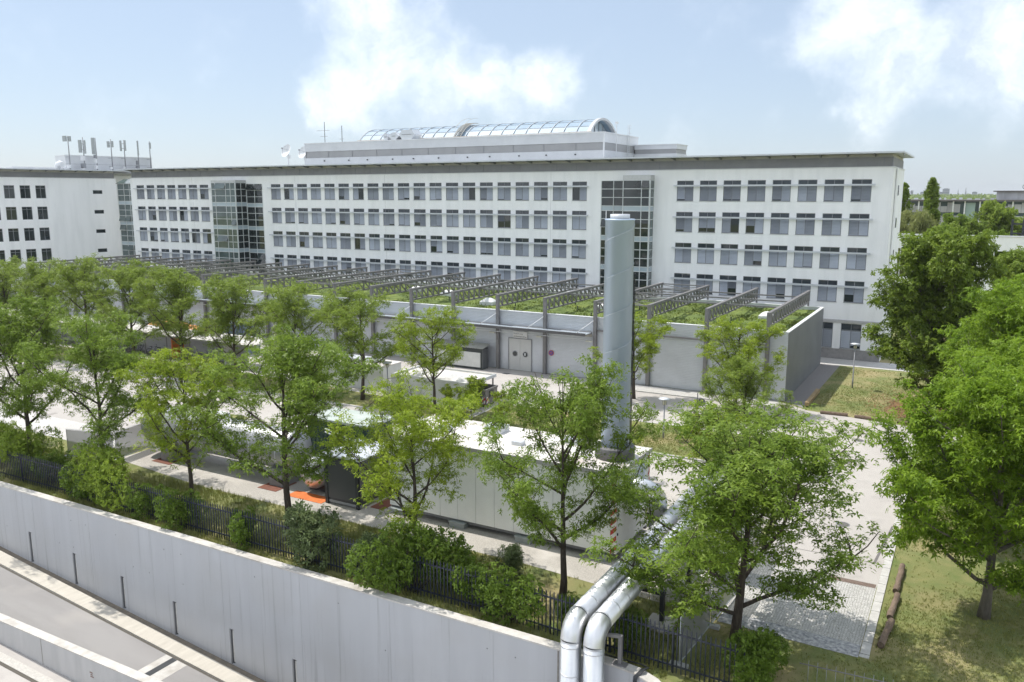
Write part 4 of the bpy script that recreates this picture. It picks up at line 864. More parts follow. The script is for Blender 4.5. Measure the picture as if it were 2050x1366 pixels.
# long horizontal tank on saddles
tk = thing('storage_tank', (-42, 36, 0), 'long grey horizontal steel tank on two saddles behind the trees', 'tank')
MB(Matrix.Translation((-48.3, 36.2, 2.0)) @ Matrix.Rotation(pi / 2, 4, 'Y')).lathe((0, 0, 0), [(.3, -.35), (.9, -.22), (1.25, 0), (1.27, .05), (1.27, 12.9), (1.25, 13), (.9, 13.22), (.3, 13.35)], 36).build('shell', mat('tank_steel', (.40, .41, .42), (.34, .35, .36), scale=.7, rough=.4, metal=.55), tk)
for x in (-46.4, -36.5): MB().box(x, x + 1.05, 34.9, 37.5, .01, 1.1).build('saddle', mat('saddle_grey', (.25, .255, .26), (.2, .205, .21), scale=2, rough=.6), tk)
for x in np.arange(-47, -35.5, 2.2): MB(Matrix.Translation((x, 36.2, 2.0)) @ Matrix.Rotation(pi / 2, 4, 'Y')).lathe((0, 0, 0), [(1.285, 0), (1.285, .05)], 36).build('hoop', PALE_METAL, tk)
MB().box(-43, -41.6, 35.7, 36.7, 3.2, 3.5).build('manhole_box', WHITE_TRIM, tk)
st = thing('expansion_vessel', (-33.4, 36, 0), 'small silver horizontal vessel with a domed end beside the dark cabinet', 'tank')
MB(Matrix.Translation((-33.2, 35.1, 1.25)) @ Matrix.Rotation(-pi / 2, 4, 'X')).lathe((0, 0, 0), [(.2, -.42), (.6, -.3), (.9, -.05), (.95, .1), (.95, 4.6)], 32).build('shell', mat('vessel_silver', (.56, .57, .57), (.48, .49, .49), scale=.8, rough=.33, metal=.7), st)
for y in (35.6, 38.4): MB().box(-33.9, -32.5, y, y + .3, .02, .6).build('saddle', DARK, st)
def pad(nm, x0, x1, y0, y1, label):
    t = MB().box(x0, x1, y0, y1, .009, .03).build(nm, ORANGE if 'orange' in label else RUST, None); tag(t, label, 'ground mat')
pad('ground_mat', -34.3, -31.6, 34.05, 35.0, 'bright orange mat under the small silver vessel')
pad('ground_mat', -46.8, -45.1, 34.45, 36, 'rust red mat under the left saddle of the long tank')
pad('ground_mat', -36.8, -35.3, 34.2, 36, 'rust red mat under the right saddle of the long tank')
pad('ground_mat', -28.8, -27.9, 35.0, 36.5, 'rust brown mat between the dark cabinet and the container')
ck = thing('control_cabinet', (-30.2, 36, 0), 'tall black control cabinet with a silver top left of the container', 'cabinet')
MB().box(-31.45, -29.0, 34.4, 37.6, .25, 2.85).build('body', DARK, ck); MB().box(-31.55, -28.9, 34.3, 37.7, 2.85, 2.95).build('top', PALE_METAL, ck)
MB().box(-31.4, -29.05, 34.36, 34.40, .4, 2.7).build('door_face', mat('cabinet_face', (.06, .065, .07), rough=.4), ck)
for x in (-31.5, -29.25): MB().box(x, x + .2, 34.32, 34.5, 0, 2.85).build('corner_post', DARK, ck)
MB().box(-31.45, -29.0, 34.4, 37.6, .1, .25).build('base_frame', GREY_METAL, ck)
for z in (2.62, 2.82): MB().tube([(-35.2, 38.6, z), (-31.5, 37.3, z)], .05, 8).build('pipe_stub', PALE_METAL, ck)
gc = thing('green_container', (-36.5, 42, 0), 'dark green steel container with a pale roof behind the tanks', 'container')
MB().box(-38.6, -33.4, 40.6, 43.2, .1, 2.6).build('body', mat('container_green', (.018, .05, .042), (.025, .06, .05), scale=1, rough=.5), gc); MB().box(-38.7, -33.3, 40.5, 43.3, 2.6, 2.75).build('roof', mat('roof_palegreen', (.36, .42, .38), (.46, .50, .47), scale=1, rough=.6), gc)
mb = MB()
for x in np.arange(-38.4, -33.4, .35): mb.box(x, x + .12, 40.55, 40.6, .2, 2.5)
mb.build('wall_ribs', MATS['container_green'], gc)
# compound mesh fences
MESH = bpy.data.materials.new('privacy_mesh'); MESH.use_nodes = True
def _mesh(m):
    nt = m.node_tree; N = nt.nodes.new; L = nt.links.new; b = nt.nodes['Principled BSDF']; b.inputs['Base Color'].default_value = (.30, .31, .31, 1); b.inputs['Roughness'].default_value = .8
    t = N('ShaderNodeBsdfTransparent'); x = N('ShaderNodeMixShader'); x.inputs[0].default_value = .22; L(b.outputs[0], x.inputs[1]); L(t.outputs[0], x.inputs[2]); L(x.outputs[0], nt.nodes['Material Output'].inputs['Surface'])
_mesh(MESH)
def mesh_panel(a, b, label, h=2.0):
    a = Vector((*a, 0)); b = Vector((*b, 0)); t = thing('mesh_fence_panel', a, label, 'fence', 'temporary mesh fence panels')
    f_ = MB().tube([a + Vector((0, 0, .05)), a + Vector((0, 0, h)), b + Vector((0, 0, h)), b + Vector((0, 0, .05))], .022, 6).bar(a + Vector((0, 0, .15)), b + Vector((0, 0, .15)), .04); f_.build('tube_frame', PALE_METAL, t)
    d = (b - a); n = 10; v = []
    for i in range(n + 1):
        p = a + d * (i / n); w = .03 * sin(i * 2.1); nn = Vector((-d.y, d.x, 0)).normalized() * w; v += [tuple(p + nn + Vector((0, 0, .17))), tuple(p + nn * .4 + Vector((0, 0, h - .04)))]
    MB().add(v, [(2 * i, 2 * i + 2, 2 * i + 3, 2 * i + 1) for i in range(n)], True).build('mesh_sheet', MESH, t)
    MB().box(a.x - .35, a.x + .35, a.y - .12, a.y + .12, 0, .14).build('foot_block', CONC, t)
mesh_panel((-8.42, 27.95), (-8.2, 31.2), 'grey mesh fence panel nearest the picket fence'); mesh_panel((-8.18, 31.4), (-7.98, 34.6), 'grey mesh fence panel beside the concrete blocks')
mesh_panel((-8.15, 36.6), (-8.15, 39.9), 'grey mesh fence panel at the far end beside the container')
mesh_panel((-52.3, 32.2), (-49.75, 32.9), 'grey mesh fence panel left of the second front tree trunk'); mesh_panel((-49.6, 32.95), (-48.75, 33.1), 'short grey mesh gate panel behind the round bush')
mesh_panel((-48.8, 33.3), (-49.3, 36.3), 'pale mesh fence panel at the tank end, nearest the trees'); mesh_panel((-49.3, 36.4), (-49.6, 39.4), 'pale mesh fence panel at the tank end, farther one')

# ------------------------------------------------------------------ picket fence along the wall
pf = thing('picket_fence', (-30, 27.7, 0), 'dark blue-black steel picket fence above the retaining wall', 'fence')
def fy(x): return 27.7 if x < -16 else 27.7 - .045 * (x + 16)
pk = MB().box(-.022, .022, -.015, .015, 0, 1.78).add([(-.022, -.015, 1.78), (.022, -.015, 1.78), (.022, .015, 1.78), (-.022, .015, 1.78), (0, 0, 1.88)], [(0, 1, 4), (1, 2, 4), (2, 3, 4), (3, 0, 4)]).mesh('picket', FENCE)
xs = np.arange(-58.0, -6.2, .178)
for x in xs: inst('picket', pk, pf, (x, fy(x), .08), (0, 0, 0))
segs = [(-58.2, -16), (-16, -6.1)]
for a, b in segs:
    for z in (.33, 1.62): MB().bar((a, fy(a) + .035, z), (b, fy(b) + .035, z), .045, .06).build('rail', FENCE, pf)
fp = MB().box(-.022, .022, -.022, .022, 0, 1.62).mesh('post', FENCE)
for i in range(21): inst('post', fp, pf, (-57.9 + i * 2.6, fy(-57.9 + i * 2.6) + .1, 0))
wf = thing('wire_fence', (-4, 28, 0), 'thin wire bar fence at the lower right below the lawn', 'fence')
wm = MB().tube([(0, 0, 0), (0, 0, 1.35)], .009, 5).mesh('wire_bar', GREY_METAL)
for k in range(14): inst('wire_bar', wm, wf, (-3.9 + k * .3, 28.4 + k * .02, 0))
for z in (1.18, .3): MB().tube([(-4.2, 28.38, z), (.2, 28.68, z)], .02, 6).build('rail', STEEL, wf)
# ------------------------------------------------------------------ bicycle shelters, sheds, skip
def shelter(x0, x1, label, panels, zf=2.55):
    t = thing('bike_shelter', (x1, 60, 0), label, 'shelter', 'bicycle shelters along the yard')
    MB().box(x0, x1 - 3.0, 60.3, 60.45, .01, 2.5).build('back_wall', SHELTER, t)
    MB().add([(x0, 58.25, zf), (x1, 58.25, zf), (x1, 61.4, zf + .22), (x0, 61.4, zf + .22), (x0, 58.25, zf + .1), (x1, 58.25, zf + .1), (x1, 61.4, zf + .32), (x0, 61.4, zf + .32)],
             [(0, 3, 2, 1), (4, 5, 6, 7), (0, 1, 5, 4), (1, 2, 6, 5), (2, 3, 7, 6), (3, 0, 4, 7)]).build('roof', SHELTER_ROOF, t)
    MB().box(x0, x1, 58.2, 58.25, zf - .04, zf + .12).build('fascia', mat('fascia_grey', (.36, .35, .34), rough=.7), t)
    for x, m in panels: MB().box(x - .06, x + .06, 58.75, 60.3, .01, 2.52).build('side_panel', m, t)
    for x in np.arange(x0 + 2, x1, 3.6): MB().box(x, x + .08, 58.5, 58.58, .01, 2.55).build('post', STEEL, t)
    MB().box(x0, x1 - 3, 58.3, 60.3, .006, .02).build('floor_slab', mat('shelter_floor', (.24, .23, .22), (.19, .18, .175), scale=2, rough=.9), t)
shelter(-132, -85.0, 'far bicycle shelter with a long flat pale roof at the picture edge', [(-130, SHED), (-107, SHED), (-91.2, SHED)])
shelter(-84.7, -62.3, 'nearer bicycle shelter with white end panel and orange divider', [(-84.78, SHED), (-74.95, ORANGE), (-66.9, SHED)], zf=2.5)
hp = MB(); r = np.random.default_rng(2); n = 18
P = [(-83.5 + 9.0 * i / (n - 1), 61.6 + 1.8 * j / 7, 2.2 + (.75 + .3 * r.random()) * math.sin(pi * i / (n - 1)) ** .5 * math.sin(pi * (j + .4) / 8) + .2) for j in range(8) for i in range(n)]
hp.add(P, [(j * n + i, j * n + i + 1, (j + 1) * n + i + 1, (j + 1) * n + i) for j in range(7) for i in range(n - 1)], True)
tp = thing('tarpaulin', (-79, 62.4, 0), 'orange tarpaulin heap showing above the nearer shelter roof', 'tarpaulin'); hp.build('sheet', mat('tarp_orange', (.80, .36, .10), (.70, .26, .06), scale=1.5, rough=.6), tp); MB().box(-83, -75, 61.7, 63.2, 0, 2.35).build('crate_stack', TIMBER, tp)
bw_ = thing('blue_container', (-72, 65, 0), 'grey-blue corrugated container behind the nearer shelter', 'container'); m_ = mat('container_blue', (.22, .27, .33), (.18, .23, .29), scale=1, rough=.5)
MB().box(-75.5, -69.5, 63.8, 66.2, .05, 3.4).build('body', m_, bw_); q_ = MB()
for x in np.arange(-75.4, -69.6, .4): q_.box(x, x + .16, 63.74, 63.8, .2, 3.3)
q_.build('wall_ribs', m_, bw_)
def bike(label):
    t = thing('bicycle', (0, 0, 0), label, 'bicycle', 'bicycles parked in the shelters'); mk_ = mat('bike_black', (.02, .02, .025), rough=.4)
    for x in (-.52, .52):
        w = MB(); w.tube([(x + .33 * cos(a), 0, .34 + .33 * sin(a)) for a in np.linspace(0, 2 * pi, 19)], .022, 5, cap=False)
        wo = w.build('wheel', mk_, t); s_ = MB()
        for k in range(8): s_.bar((x, 0, .34), (x + .32 * cos(k * pi / 4), 0, .34 + .32 * sin(k * pi / 4)), .008)
        s_.build('spokes', GREY_METAL, wo)
    fr = MB().tube([(-.52, 0, .34), (-.12, 0, .30), (-.25, 0, .82)], .018, 6).tube([(-.12, 0, .30), (.36, 0, .82)], .02, 6).tube([(-.22, 0, .74), (.34, 0, .80)], .018, 6).tube([(.36, 0, .9), (.52, 0, .34)], .018, 6).tube([(-.52, 0, .34), (-.24, 0, .74)], .014, 6)
    fr.build('frame', mk_, t); MB().tube([(.36, 0, .9), (.34, 0, 1.02)], .016, 6).tube([(.28, -.28, 1.05), (.36, 0, 1.02), (.28, .28, 1.05)], .014, 6).build('handlebar', mk_, t)
    MB().box(-.40, -.14, -.07, .07, .84, .90).build('saddle', mk_, t); return t
b0 = None
bl = [(-83.4, 'bicycle next to the white end panel'), (-82.3, 'second bicycle from the white end panel'), (-81.1, 'third bicycle from the white end panel'), (-79.0, 'bicycle left of the pair against the back wall'), (-77.6, 'bicycle in the middle of the nearer shelter'), (-76.4, 'bicycle just left of the orange divider, wheel facing out'),
      (-73.9, 'bicycle just right of the orange divider'), (-72.4, 'second bicycle right of the orange divider'), (-70.9, 'third bicycle right of the orange divider'), (-69.3, 'bicycle near the far right end panel of the shelter'), (-97.5, 'bicycle in the far shelter, left one'), (-95.6, 'bicycle in the far shelter, right one')]
for i, (x, lab) in enumerate(bl):
    if b0 is None: b0 = bike(lab); o = b0
    else: o = copy_tree(b0); o['label'] = lab
    o.location = (x, 59.55, .02); o.rotation_euler = (rad(random.Random(i).uniform(-6, 6)), 0, rad(90 + random.Random(i).uniform(-28, 28)))
def shed(x0, x1, y0, y1, z, label):
    t = thing('white_shed', ((x0 + x1) / 2, y0, 0), label, 'shed'); MB().box(x0, x1, y0, y1, .01, z).build('wall', SHED, t)
    MB().box(x0 - .04, x1 + .04, y0 - .04, y1 + .04, z, z + .08).build('roof', ROOF_WHITE, t); MB().box(x0 + .4, x1 - 1.6, y0 + 1.0, y1 - .3, z + .08, z + .3).build('roof_hatch', PALE_METAL, t)
    for k in range(3): MB().bar((x0 + .3 + k * 1.7, y0 + .3, z + .1), (x0 + 1.4 + k * 1.7, y1 - .4, z + .1), .04).build('roof_batten', GREY_METAL, t)
    return t
shed(-54.5, -45.5, 57.7, 60.4, 2.22, 'plain white box shed left of the skip shelter')
sc_ = thing('skip_shelter', (-39.3, 57, 0), 'white walled skip shelter with cluttered pale roof', 'shelter')
MB().box(-43.3, -35.3, 56.0, 56.16, .01, 2.25).build('front_wall', SHED, sc_); MB().box(-43.3, -43.14, 56.16, 60.2, .01, 2.25).build('side_wall', SHED, sc_)
MB().box(-43.12, -35.3, 56.18, 60.3, 2.02, 2.10).build('roof', SHELTER_ROOF, sc_); MB().box(-35.34, -35.24, 56.0, 60.3, 2.0, 2.26).build('roof_edge', PALE_METAL, sc_)
MB().box(-43.1, -35.4, 60.2, 60.3, 2.1, 2.25).build('roof_upstand', SHED, sc_)
for x in (-39, -35.5): MB().box(x, x + .1, 60.0, 60.1, .01, 2.02).build('post', STEEL, sc_)
for k, (x, y, w, d, h) in enumerate([(-42.0, 57.0, 1.2, .9, .28), (-40.4, 57.4, 2.2, 1.6, .3), (-37.6, 56.8, 1.6, 1.5, .35)]):
    n = 8; P = [(x + w * i / (n - 1), y + d * j / (n - 1), 2.10 + h * (math.sin(pi * i / (n - 1)) * math.sin(pi * j / (n - 1))) ** .5) for j in range(n) for i in range(n)]
    MB().add(P, [(j * n + i, j * n + i + 1, (j + 1) * n + i + 1, (j + 1) * n + i) for j in range(n - 1) for i in range(n - 1)], True).build('tarp_bundle', mat('tarp_white', (.70, .69, .68), (.6, .59, .58), scale=3, rough=.6), sc_)
sk = thing('waste_skip', (-35.8, 58.2, 0), 'grey open steel skip with red and white corner markers', 'skip')
x0, x1, y0, y1 = -37.6, -34.5, 57.15, 59.2
MB().add([(x0, y0 + .15, .25), (x1, y0 + .15, .25), (x1, y1 - .15, .25), (x0, y1 - .15, .25), (x0, y0, 1.55), (x1, y0, 1.55), (x1, y1, 1.55), (x0, y1, 1.55), (x0 + .08, y0 + .08, 1.55), (x1 - .08, y0 + .08, 1.55), (x1 - .08, y1 - .08, 1.55), (x0 + .08, y1 - .08, 1.55), (x0 + .08, y0 + .2, .35), (x1 - .08, y0 + .2, .35), (x1 - .08, y1 - .2, .35), (x0 + .08, y1 - .2, .35)],
         [(0, 3, 2, 1), (0, 1, 5, 4), (1, 2, 6, 5), (2, 3, 7, 6), (3, 0, 4, 7), (4, 5, 9, 8), (5, 6, 10, 9), (6, 7, 11, 10), (7, 4, 8, 11), (8, 9, 13, 12), (9, 10, 14, 13), (10, 11, 15, 14), (11, 8, 12, 15), (12, 13, 14, 15)]).build('body', SKIP, sk)
rb = MB().box(x0, x1 + .03, y0 - .05, y0 + .02, 1.42, 1.56).box(x0, x1 + .03, y1 - .02, y1 + .05, 1.42, 1.56).box(x1 - .02, x1 + .06, y0, y1, 1.42, 1.56).box(x0, x1, y0 - .02, y0 + .1, .95, 1.08).build('rim', SKIP, sk)
mr_ = MB()
for x in np.arange(x0 + .1, x1, .35): mr_.box(x, x + .06, y0 + .0, y0 + .1, .3, 1.4)
mr_.build('side_rib', SKIP, sk); MB().box(x1 - .28, x1 - .02, y0 + .01, y0 + .03, .35, .9).build('warning_plate', STR, sk); MB().box(x1 + .02, x1 + .04, y0 + .2, y0 + .45, .35, .9).build('warning_plate', STR, sk); MB().box(x1 + .02, x1 + .04, y1 - .4, y1 - .2, .4, .95).build('warning_plate', STR, sk)
for x in (x0 + .3, x1 - .3):
    for y in (y0 + .3, y1 - .3): MB(Matrix.Translation((x, y - .06, .13)) @ Matrix.Rotation(-pi / 2, 4, 'X')).lathe((0, 0, 0), [(.12, 0), (.12, .12)], 12).build('roller', DARK, sk)
MB().box(x1 + .02, x1 + .05, y0 + .7, y1 - .7, .8, 1.35).build('end_plate', DARK, sk)
dc = thing('dark_store', (-45, 70.8, 0), 'dark lean-to store with corrugated roof left of the delivery door', 'shed')
MB().box(-48.6, -42.62, 70.05, 71.2, .02, 2.15).build('body', mat('store_dark', (.03, .04, .042), (.045, .055, .055), scale=2, rough=.5), dc)
MB().box(-48.5, -42.8, 69.98, 70.05, .25, 1.75).build('front_panel', SHED, dc)
cr = MB(); k = 0
for x in np.arange(-48.8, -42.45, .2): cr.add([(x, 69.8, 2.2), (x + .1, 69.8, 2.26), (x + .2, 69.8, 2.2), (x, 71.3, 2.5), (x + .1, 71.3, 2.56), (x + .2, 71.3, 2.5)], [(0, 1, 4, 3), (1, 2, 5, 4)])
cr.build('roof', mat('store_roof', (.42, .42, .38), (.34, .34, .31), scale=2, rough=.7), dc)
gr_ = MB()
for y in np.arange(70.1, 71.2, .16): gr_.box(-42.62, -42.58, y, y + .03, .1, 2.1)
gr_.build('grille', GREY_METAL, dc)
def manhole(x, y, label):
    t = thing('manhole_cover', (x, y, .01), label, 'manhole cover', 'drain covers in the yard'); MB().lathe((x, y, .006), [(.36, 0), (.36, .012)], 20).build('rim', GREY_METAL, t); MB().lathe((x, y, .018), [(.31, 0), (.31, .006)], 20).build('lid', mat('cast_iron', (.10, .095, .09), (.15, .145, .14), scale=20, rough=.7), t)
manhole(-6.2, 62.5, 'round drain cover in the road bend right of the lawn median'); manhole(-27, 63.5, 'round drain cover in the road left of the chimney'); manhole(-5.0, 45.5, 'round drain cover on the apron near the kerb')
gq = thing('drain_grate', (-39.6, 69.8, 0), 'square drain grate before the delivery door', 'drain'); MB().box(-40.0, -39.3, 69.5, 70.0, .005, .02).build('frame', GREY_METAL, gq); MB().box(-39.95, -39.35, 69.55, 69.95, .02, .026).build('grid', DARK, gq)
# lamps, sign post
def lamp(x, y, h, label):
    t = thing('street_lamp', (x, y, 0), label, 'street lamp', 'lamp posts in the yard')
    MB().tube([(x, y, 0), (x, y, .9), (x, y, .92), (x, y, h - .5)], [.07, .07, .05, .05], 10).build('pole', GREY_METAL, t)
    MB().lathe((x, y, h - .5), [(.10, 0), (.13, .08), (.13, .42)], 14).build('lamp_glass', mat('lamp_glass', (.55, .54, .46), rough=.3), t)
    MB().lathe((x, y, h - .10), [(.42, 0), (.44, .03), (.12, .1)], 20).build('lamp_disc', PALE_METAL, t)
    cg = MB()
    for k in range(4): a = k * pi / 2 + .4; cg.bar((x + .14 * cos(a), y + .14 * sin(a), h - .5), (x + .14 * cos(a), y + .14 * sin(a), h - .08), .02)
    cg.build('cage', STEEL, t)
lamp(-18.65, 55.9, 3.1, 'lamp post on the median lawn right of the chimney'); lamp(-8.84, 79.9, 4.2, 'lamp post on the lawn beside the hall end wall'); lamp(-43.15, 55.3, 3.45, 'lamp post between the white shed and the skip shelter')
sn = thing('road_sign', (-17.0, 58.5, 0), 'round road sign seen from the back on a dark pole', 'road sign')
MB().tube([(-17, 58.5, 0), (-17, 58.5, 3.1)], .035, 8).build('pole', DARK, sn); MB(Matrix.Translation((-16.7, 58.55, 2.42)) @ Matrix.Rotation(-pi / 2, 4, 'X')).lathe((0, 0, 0), [(.30, 0), (.30, .02)], 24).build('disc', mat('sign_back', (.16, .165, .17), rough=.5), sn)
MB().bar((-17, 58.52, 2.42), (-16.6, 58.56, 2.42), .04).build('bracket', DARK, sn)
# logs and timber on the lawn edges
def log(x0, y0, x1, y1, r, label):
    t = thing('log', ((x0 + x1) / 2, (y0 + y1) / 2, 0), label, 'log', 'logs along the lawn edges'); R_ = random.Random(int(y0 * 10 + x0))
    n = 7; P = [(x0 + (x1 - x0) * k / n + R_.uniform(-.02, .02), y0 + (y1 - y0) * k / n, r + R_.uniform(-.015, .015)) for k in range(n + 1)]
    MB().tube(P, [r * R_.uniform(.9, 1.08) for _ in P], 14, cap=False).build('bark', LOG, t)
    d = (Vector(P[0]) - Vector(P[1])).normalized() * .02; d2 = (Vector(P[-1]) - Vector(P[-2])).normalized() * .02
    MB().tube([Vector(P[0]) - d, Vector(P[0]) + d * .3], r * .9, 14).build('cut_end', LOG_END, t); MB().tube([Vector(P[-1]) - d2, Vector(P[-1]) + d2 * .3], r * .9, 14).build('cut_end', LOG_END, t)
log(-1.75, 41.2, -1.82, 38.25, .13, 'farthest of the three logs beside the cobbled apron'); log(-1.72, 37.95, -1.85, 35.6, .13, 'middle one of the three logs beside the cobbled apron'); log(-1.75, 35.3, -1.95, 33.0, .14, 'nearest of the three logs beside the cobbled apron')
log(-9.9, 69.0, -7.85, 69.15, .13, 'grey log on the lawn edge nearest the timber beam'); log(-7.3, 69.0, -5.2, 68.85, .13, 'grey log on the lawn edge next to the leaf litter'); log(-4.2, 68.9, -2.4, 68.9, .12, 'grey log on the lawn edge partly under the big trees')
log(-1.7, 50.6, -1.75, 48.4, .18, 'log under the right trees beside the kerb')
tb = thing('timber_beam', (-11.2, 73, 0), 'square yellow timber beam laid as a seat beside the hall', 'bench'); MB().box(-11.4, -11.08, 70.6, 76.2, .12, .42).build('beam', TIMBER, tb)
for y in (71.0, 73.5, 75.8): MB().box(-11.38, -11.1, y, y + .25, 0, .12).build('sleeper', LOG_END, tb)

# ------------------------------------------------------------------ trees
def mesh_np(name, V, nv, m, smooth=False):
    """V: (N, nv, 3) separate faces"""
    N = V.shape[0]; me = bpy.data.meshes.new(name); me.vertices.add(N * nv); me.vertices.foreach_set('co', V.reshape(-1).astype(np.float32)); me.loops.add(N * nv); me.loops.foreach_set('vertex_index', np.arange(N * nv, dtype=np.int32))
    me.polygons.add(N); me.polygons.foreach_set('loop_start', np.arange(0, N * nv, nv, dtype=np.int32)); me.polygons.foreach_set('loop_total', np.full(N, nv, dtype=np.int32)); me.materials.append(m); me.update(calc_edges=True); return me
def sprays(C, rng, k, L_, W_, up=.8, droop=.35, jitter=.5):
    """each spray is a star of k narrow leaflets round C (N,3)"""
    N = len(C); nrm = rng.normal(0, jitter, (N, 3)); nrm[:, 2] += up; nrm /= np.linalg.norm(nrm, axis=1, keepdims=True)
    t = rng.normal(0, 1, (N, 3)); t -= nrm * (t * nrm).sum(1, keepdims=True); t /= np.linalg.norm(t, axis=1, keepdims=True); b = np.cross(nrm, t)
    a = (np.arange(k) * 2 * pi / k)[None, :] + rng.uniform(-.35, .35, (N, k)) + rng.uniform(0, 6.28, (N, 1))
    d = np.cos(a)[..., None] * t[:, None] + np.sin(a)[..., None] * b[:, None]; s = np.cross(nrm[:, None], d)
    L = L_ * rng.uniform(.65, 1.25, (N, k))[..., None]; W = W_ * rng.uniform(.7, 1.2, (N, k))[..., None]
    c = C[:, None] + rng.normal(0, .03, (N, k, 3)); dz = np.zeros((N, k, 3)); dz[..., 2] = -1
    tip = c + d * L + dz * L * droop * rng.uniform(.2, 1.4, (N, k))[..., None]; mid = c + d * L * .45 + nrm[:, None] * L * .06
    return np.stack([c, mid + s * W, tip, mid - s * W], 2).reshape(-1, 4, 3)
def grow(seed, h, rad_, base, limbs, trunk_r, puffs, spray_n, puff_r, k, L_, W_, shape='oval', m=LEAF_MID, bark=BARK, up=.8, top=.0, steep=.9, inner=.25, flat=1.0):
    """returns (trunk mesh, crown mesh) of one tree standing at the origin"""
    R = random.Random(seed); rng = np.random.default_rng(seed); tb_ = MB(); H = h
    # trunk
    pts = []; x = y = 0; th = H * .82
    for i in range(9):
        t = i / 8; pts.append(Vector((x, y, th * t))); x += R.uniform(-.05, .05) * H / 10; y += R.uniform(-.05, .05) * H / 10
    tb_.tube(pts, [trunk_r * (1.25 if i == 0 else 1) * (1 - .82 * (i / 8) ** .9) for i in range(9)], 9)
    def trunk_at(z):
        t = min(max(z / th, 0), .999) * 8; i = int(t); return pts[i].lerp(pts[i + 1], t - i)
    cz = base + (H - base) * (.45 if shape == 'oval' else .5); rz_ = (H - base) * .56
    def env(p):
        dx = math.hypot(p.x, p.y) / rad_; dz_ = (p.z - cz) / (rz_ if p.z > cz else (cz - base) * 1.05); return dx ** 2.7 + abs(dz_) ** 2.7
    tips = []
    for i in range(limbs):
        u = (i + R.uniform(.1, .9)) / limbs; z = base * .8 + (th * .95 - base * .8) * u ** 1.05; p = trunk_at(z).copy(); a = i * 2.39996 + R.uniform(-.5, .5)
        el = rad(R.uniform(18, 40) + 30 * u * steep); d = Vector((cos(a) * cos(el), sin(a) * cos(el), sin(el))); pl = [p.copy()]; step = rad_ * .17
        for s_ in range(9):
            d = (d + Vector((R.uniform(-.18, .18), R.uniform(-.18, .18), R.uniform(-.06, .17)))).normalized(); p = p + d * step; pl.append(p.copy())
            if env(p) > .9 * R.uniform(.75, 1.2): break
        r0 = trunk_r * (.50 - .28 * u); nP = len(pl); tb_.tube(pl, [max(r0 * (1 - .85 * j / (nP - 1)), .012) for j in range(nP)], 6)
        for j in range(1, nP):
            nsub = 2 if j > 1 else 1
            for q in range(nsub):
                if R.random() < .12: continue
                dd = (pl[j] - pl[j - 1]).normalized(); sd_ = Vector((R.uniform(-1, 1), R.uniform(-1, 1), R.uniform(-.45, .75))).normalized(); e = (dd * .55 + sd_ * .8).normalized(); ln = rad_ * R.uniform(.16, .36); m1 = pl[j] + e * ln * .5 + Vector((0, 0, R.uniform(-.05, .1))); e2 = pl[j] + e * ln
                if env(e2) > 1.25: continue
                tb_.tube([pl[j], m1, e2], [max(r0 * .3, .014), max(r0 * .2, .01), .006], 4, cap=False); tips += [(m1, .8), (e2, 1.0)]
                for w in range(2):
                    e3 = e2 + Vector((R.uniform(-1, 1), R.uniform(-1, 1), R.uniform(-.5, .8))).normalized() * rad_ * R.uniform(.08, .18)
                    if env(e3) < 1.35: tb_.tube([m1 if w else e2, e3], [.01, .005], 3, cap=False); tips.append((e3, 1.0))
        tips.append((pl[-1], 1.2))
    # leader sprigs at the top
    for q in range(7):
        z = th * R.uniform(.86, 1.0); p = trunk_at(z); e = p + Vector((R.uniform(-.35, .35) * rad_ * .6, R.uniform(-.35, .35) * rad_ * .6, (H - z) * R.uniform(.4, 1.0))); tb_.tube([p, e], [.03, .008], 4, cap=False); tips += [(e, 1.1), ((p + e) / 2, .8)]
    R.shuffle(tips); tips = tips[:puffs]
    T = np.array([t[0] for t in tips]); wgt = np.array([t[1] for t in tips]); 
    cnt = np.maximum(2, rng.poisson(spray_n * wgt)); idx = np.repeat(np.arange(len(T)), cnt); n = len(idx)
    off = rng.normal(0, 1, (n, 3)); off /= np.linalg.norm(off, axis=1, keepdims=True); off *= (puff_r * rng.uniform(.15, 1, n) ** .6)[:, None]; off[:, 2] *= .62 * flat
    C = T[idx] + off
    V = sprays(C, rng, k, L_, W_, up=up)
    return tb_.mesh('trunk', bark), mesh_np('crown', V, 4, m)
def put_tree(kind, meshes, loc, rz, sc, label, group, mcrown=None, name='tree', cat='tree'):
    t = thing(name, loc, label, cat, group, rz); t.scale = (sc, sc, sc) if not hasattr(sc, '__len__') else sc
    for nm, me in zip(('trunk', 'crown'), meshes):
        o = bpy.data.objects.new(nm, me); COL.objects.link(o); o.parent = t
        if nm == 'crown' and mcrown is not None: o.material_slots[0].link = 'OBJECT'; o.material_slots[0].material = mcrown
    return t
ash = [grow(s, 10, 3.7, b_, n_, .17, p_, q_, .54, 6, .16, .029) for s, b_, n_, p_, q_ in ((21, 2.6, 13, 460, 15), (22, 2.2, 15, 500, 15), (23, 2.8, 12, 440, 14), (25, 2.3, 14, 420, 16), (26, 2.5, 12, 480, 13))]
ashL = grow(24, 10, 3.9, 1.5, 15, .17, 600, 15, .54, 6, .16, .029)
ashB = [grow(s, 10, 3.6, b_, n_, .15, p_, 12.5, .52, 6, .165, .03, m=LEAF_BRIGHT) for s, b_, n_, p_ in ((31, 2.5, 13, 380), (32, 2.3, 12, 410), (33, 2.7, 14, 360))]
G1 = 'young ash trees in the front row behind the picket fence'
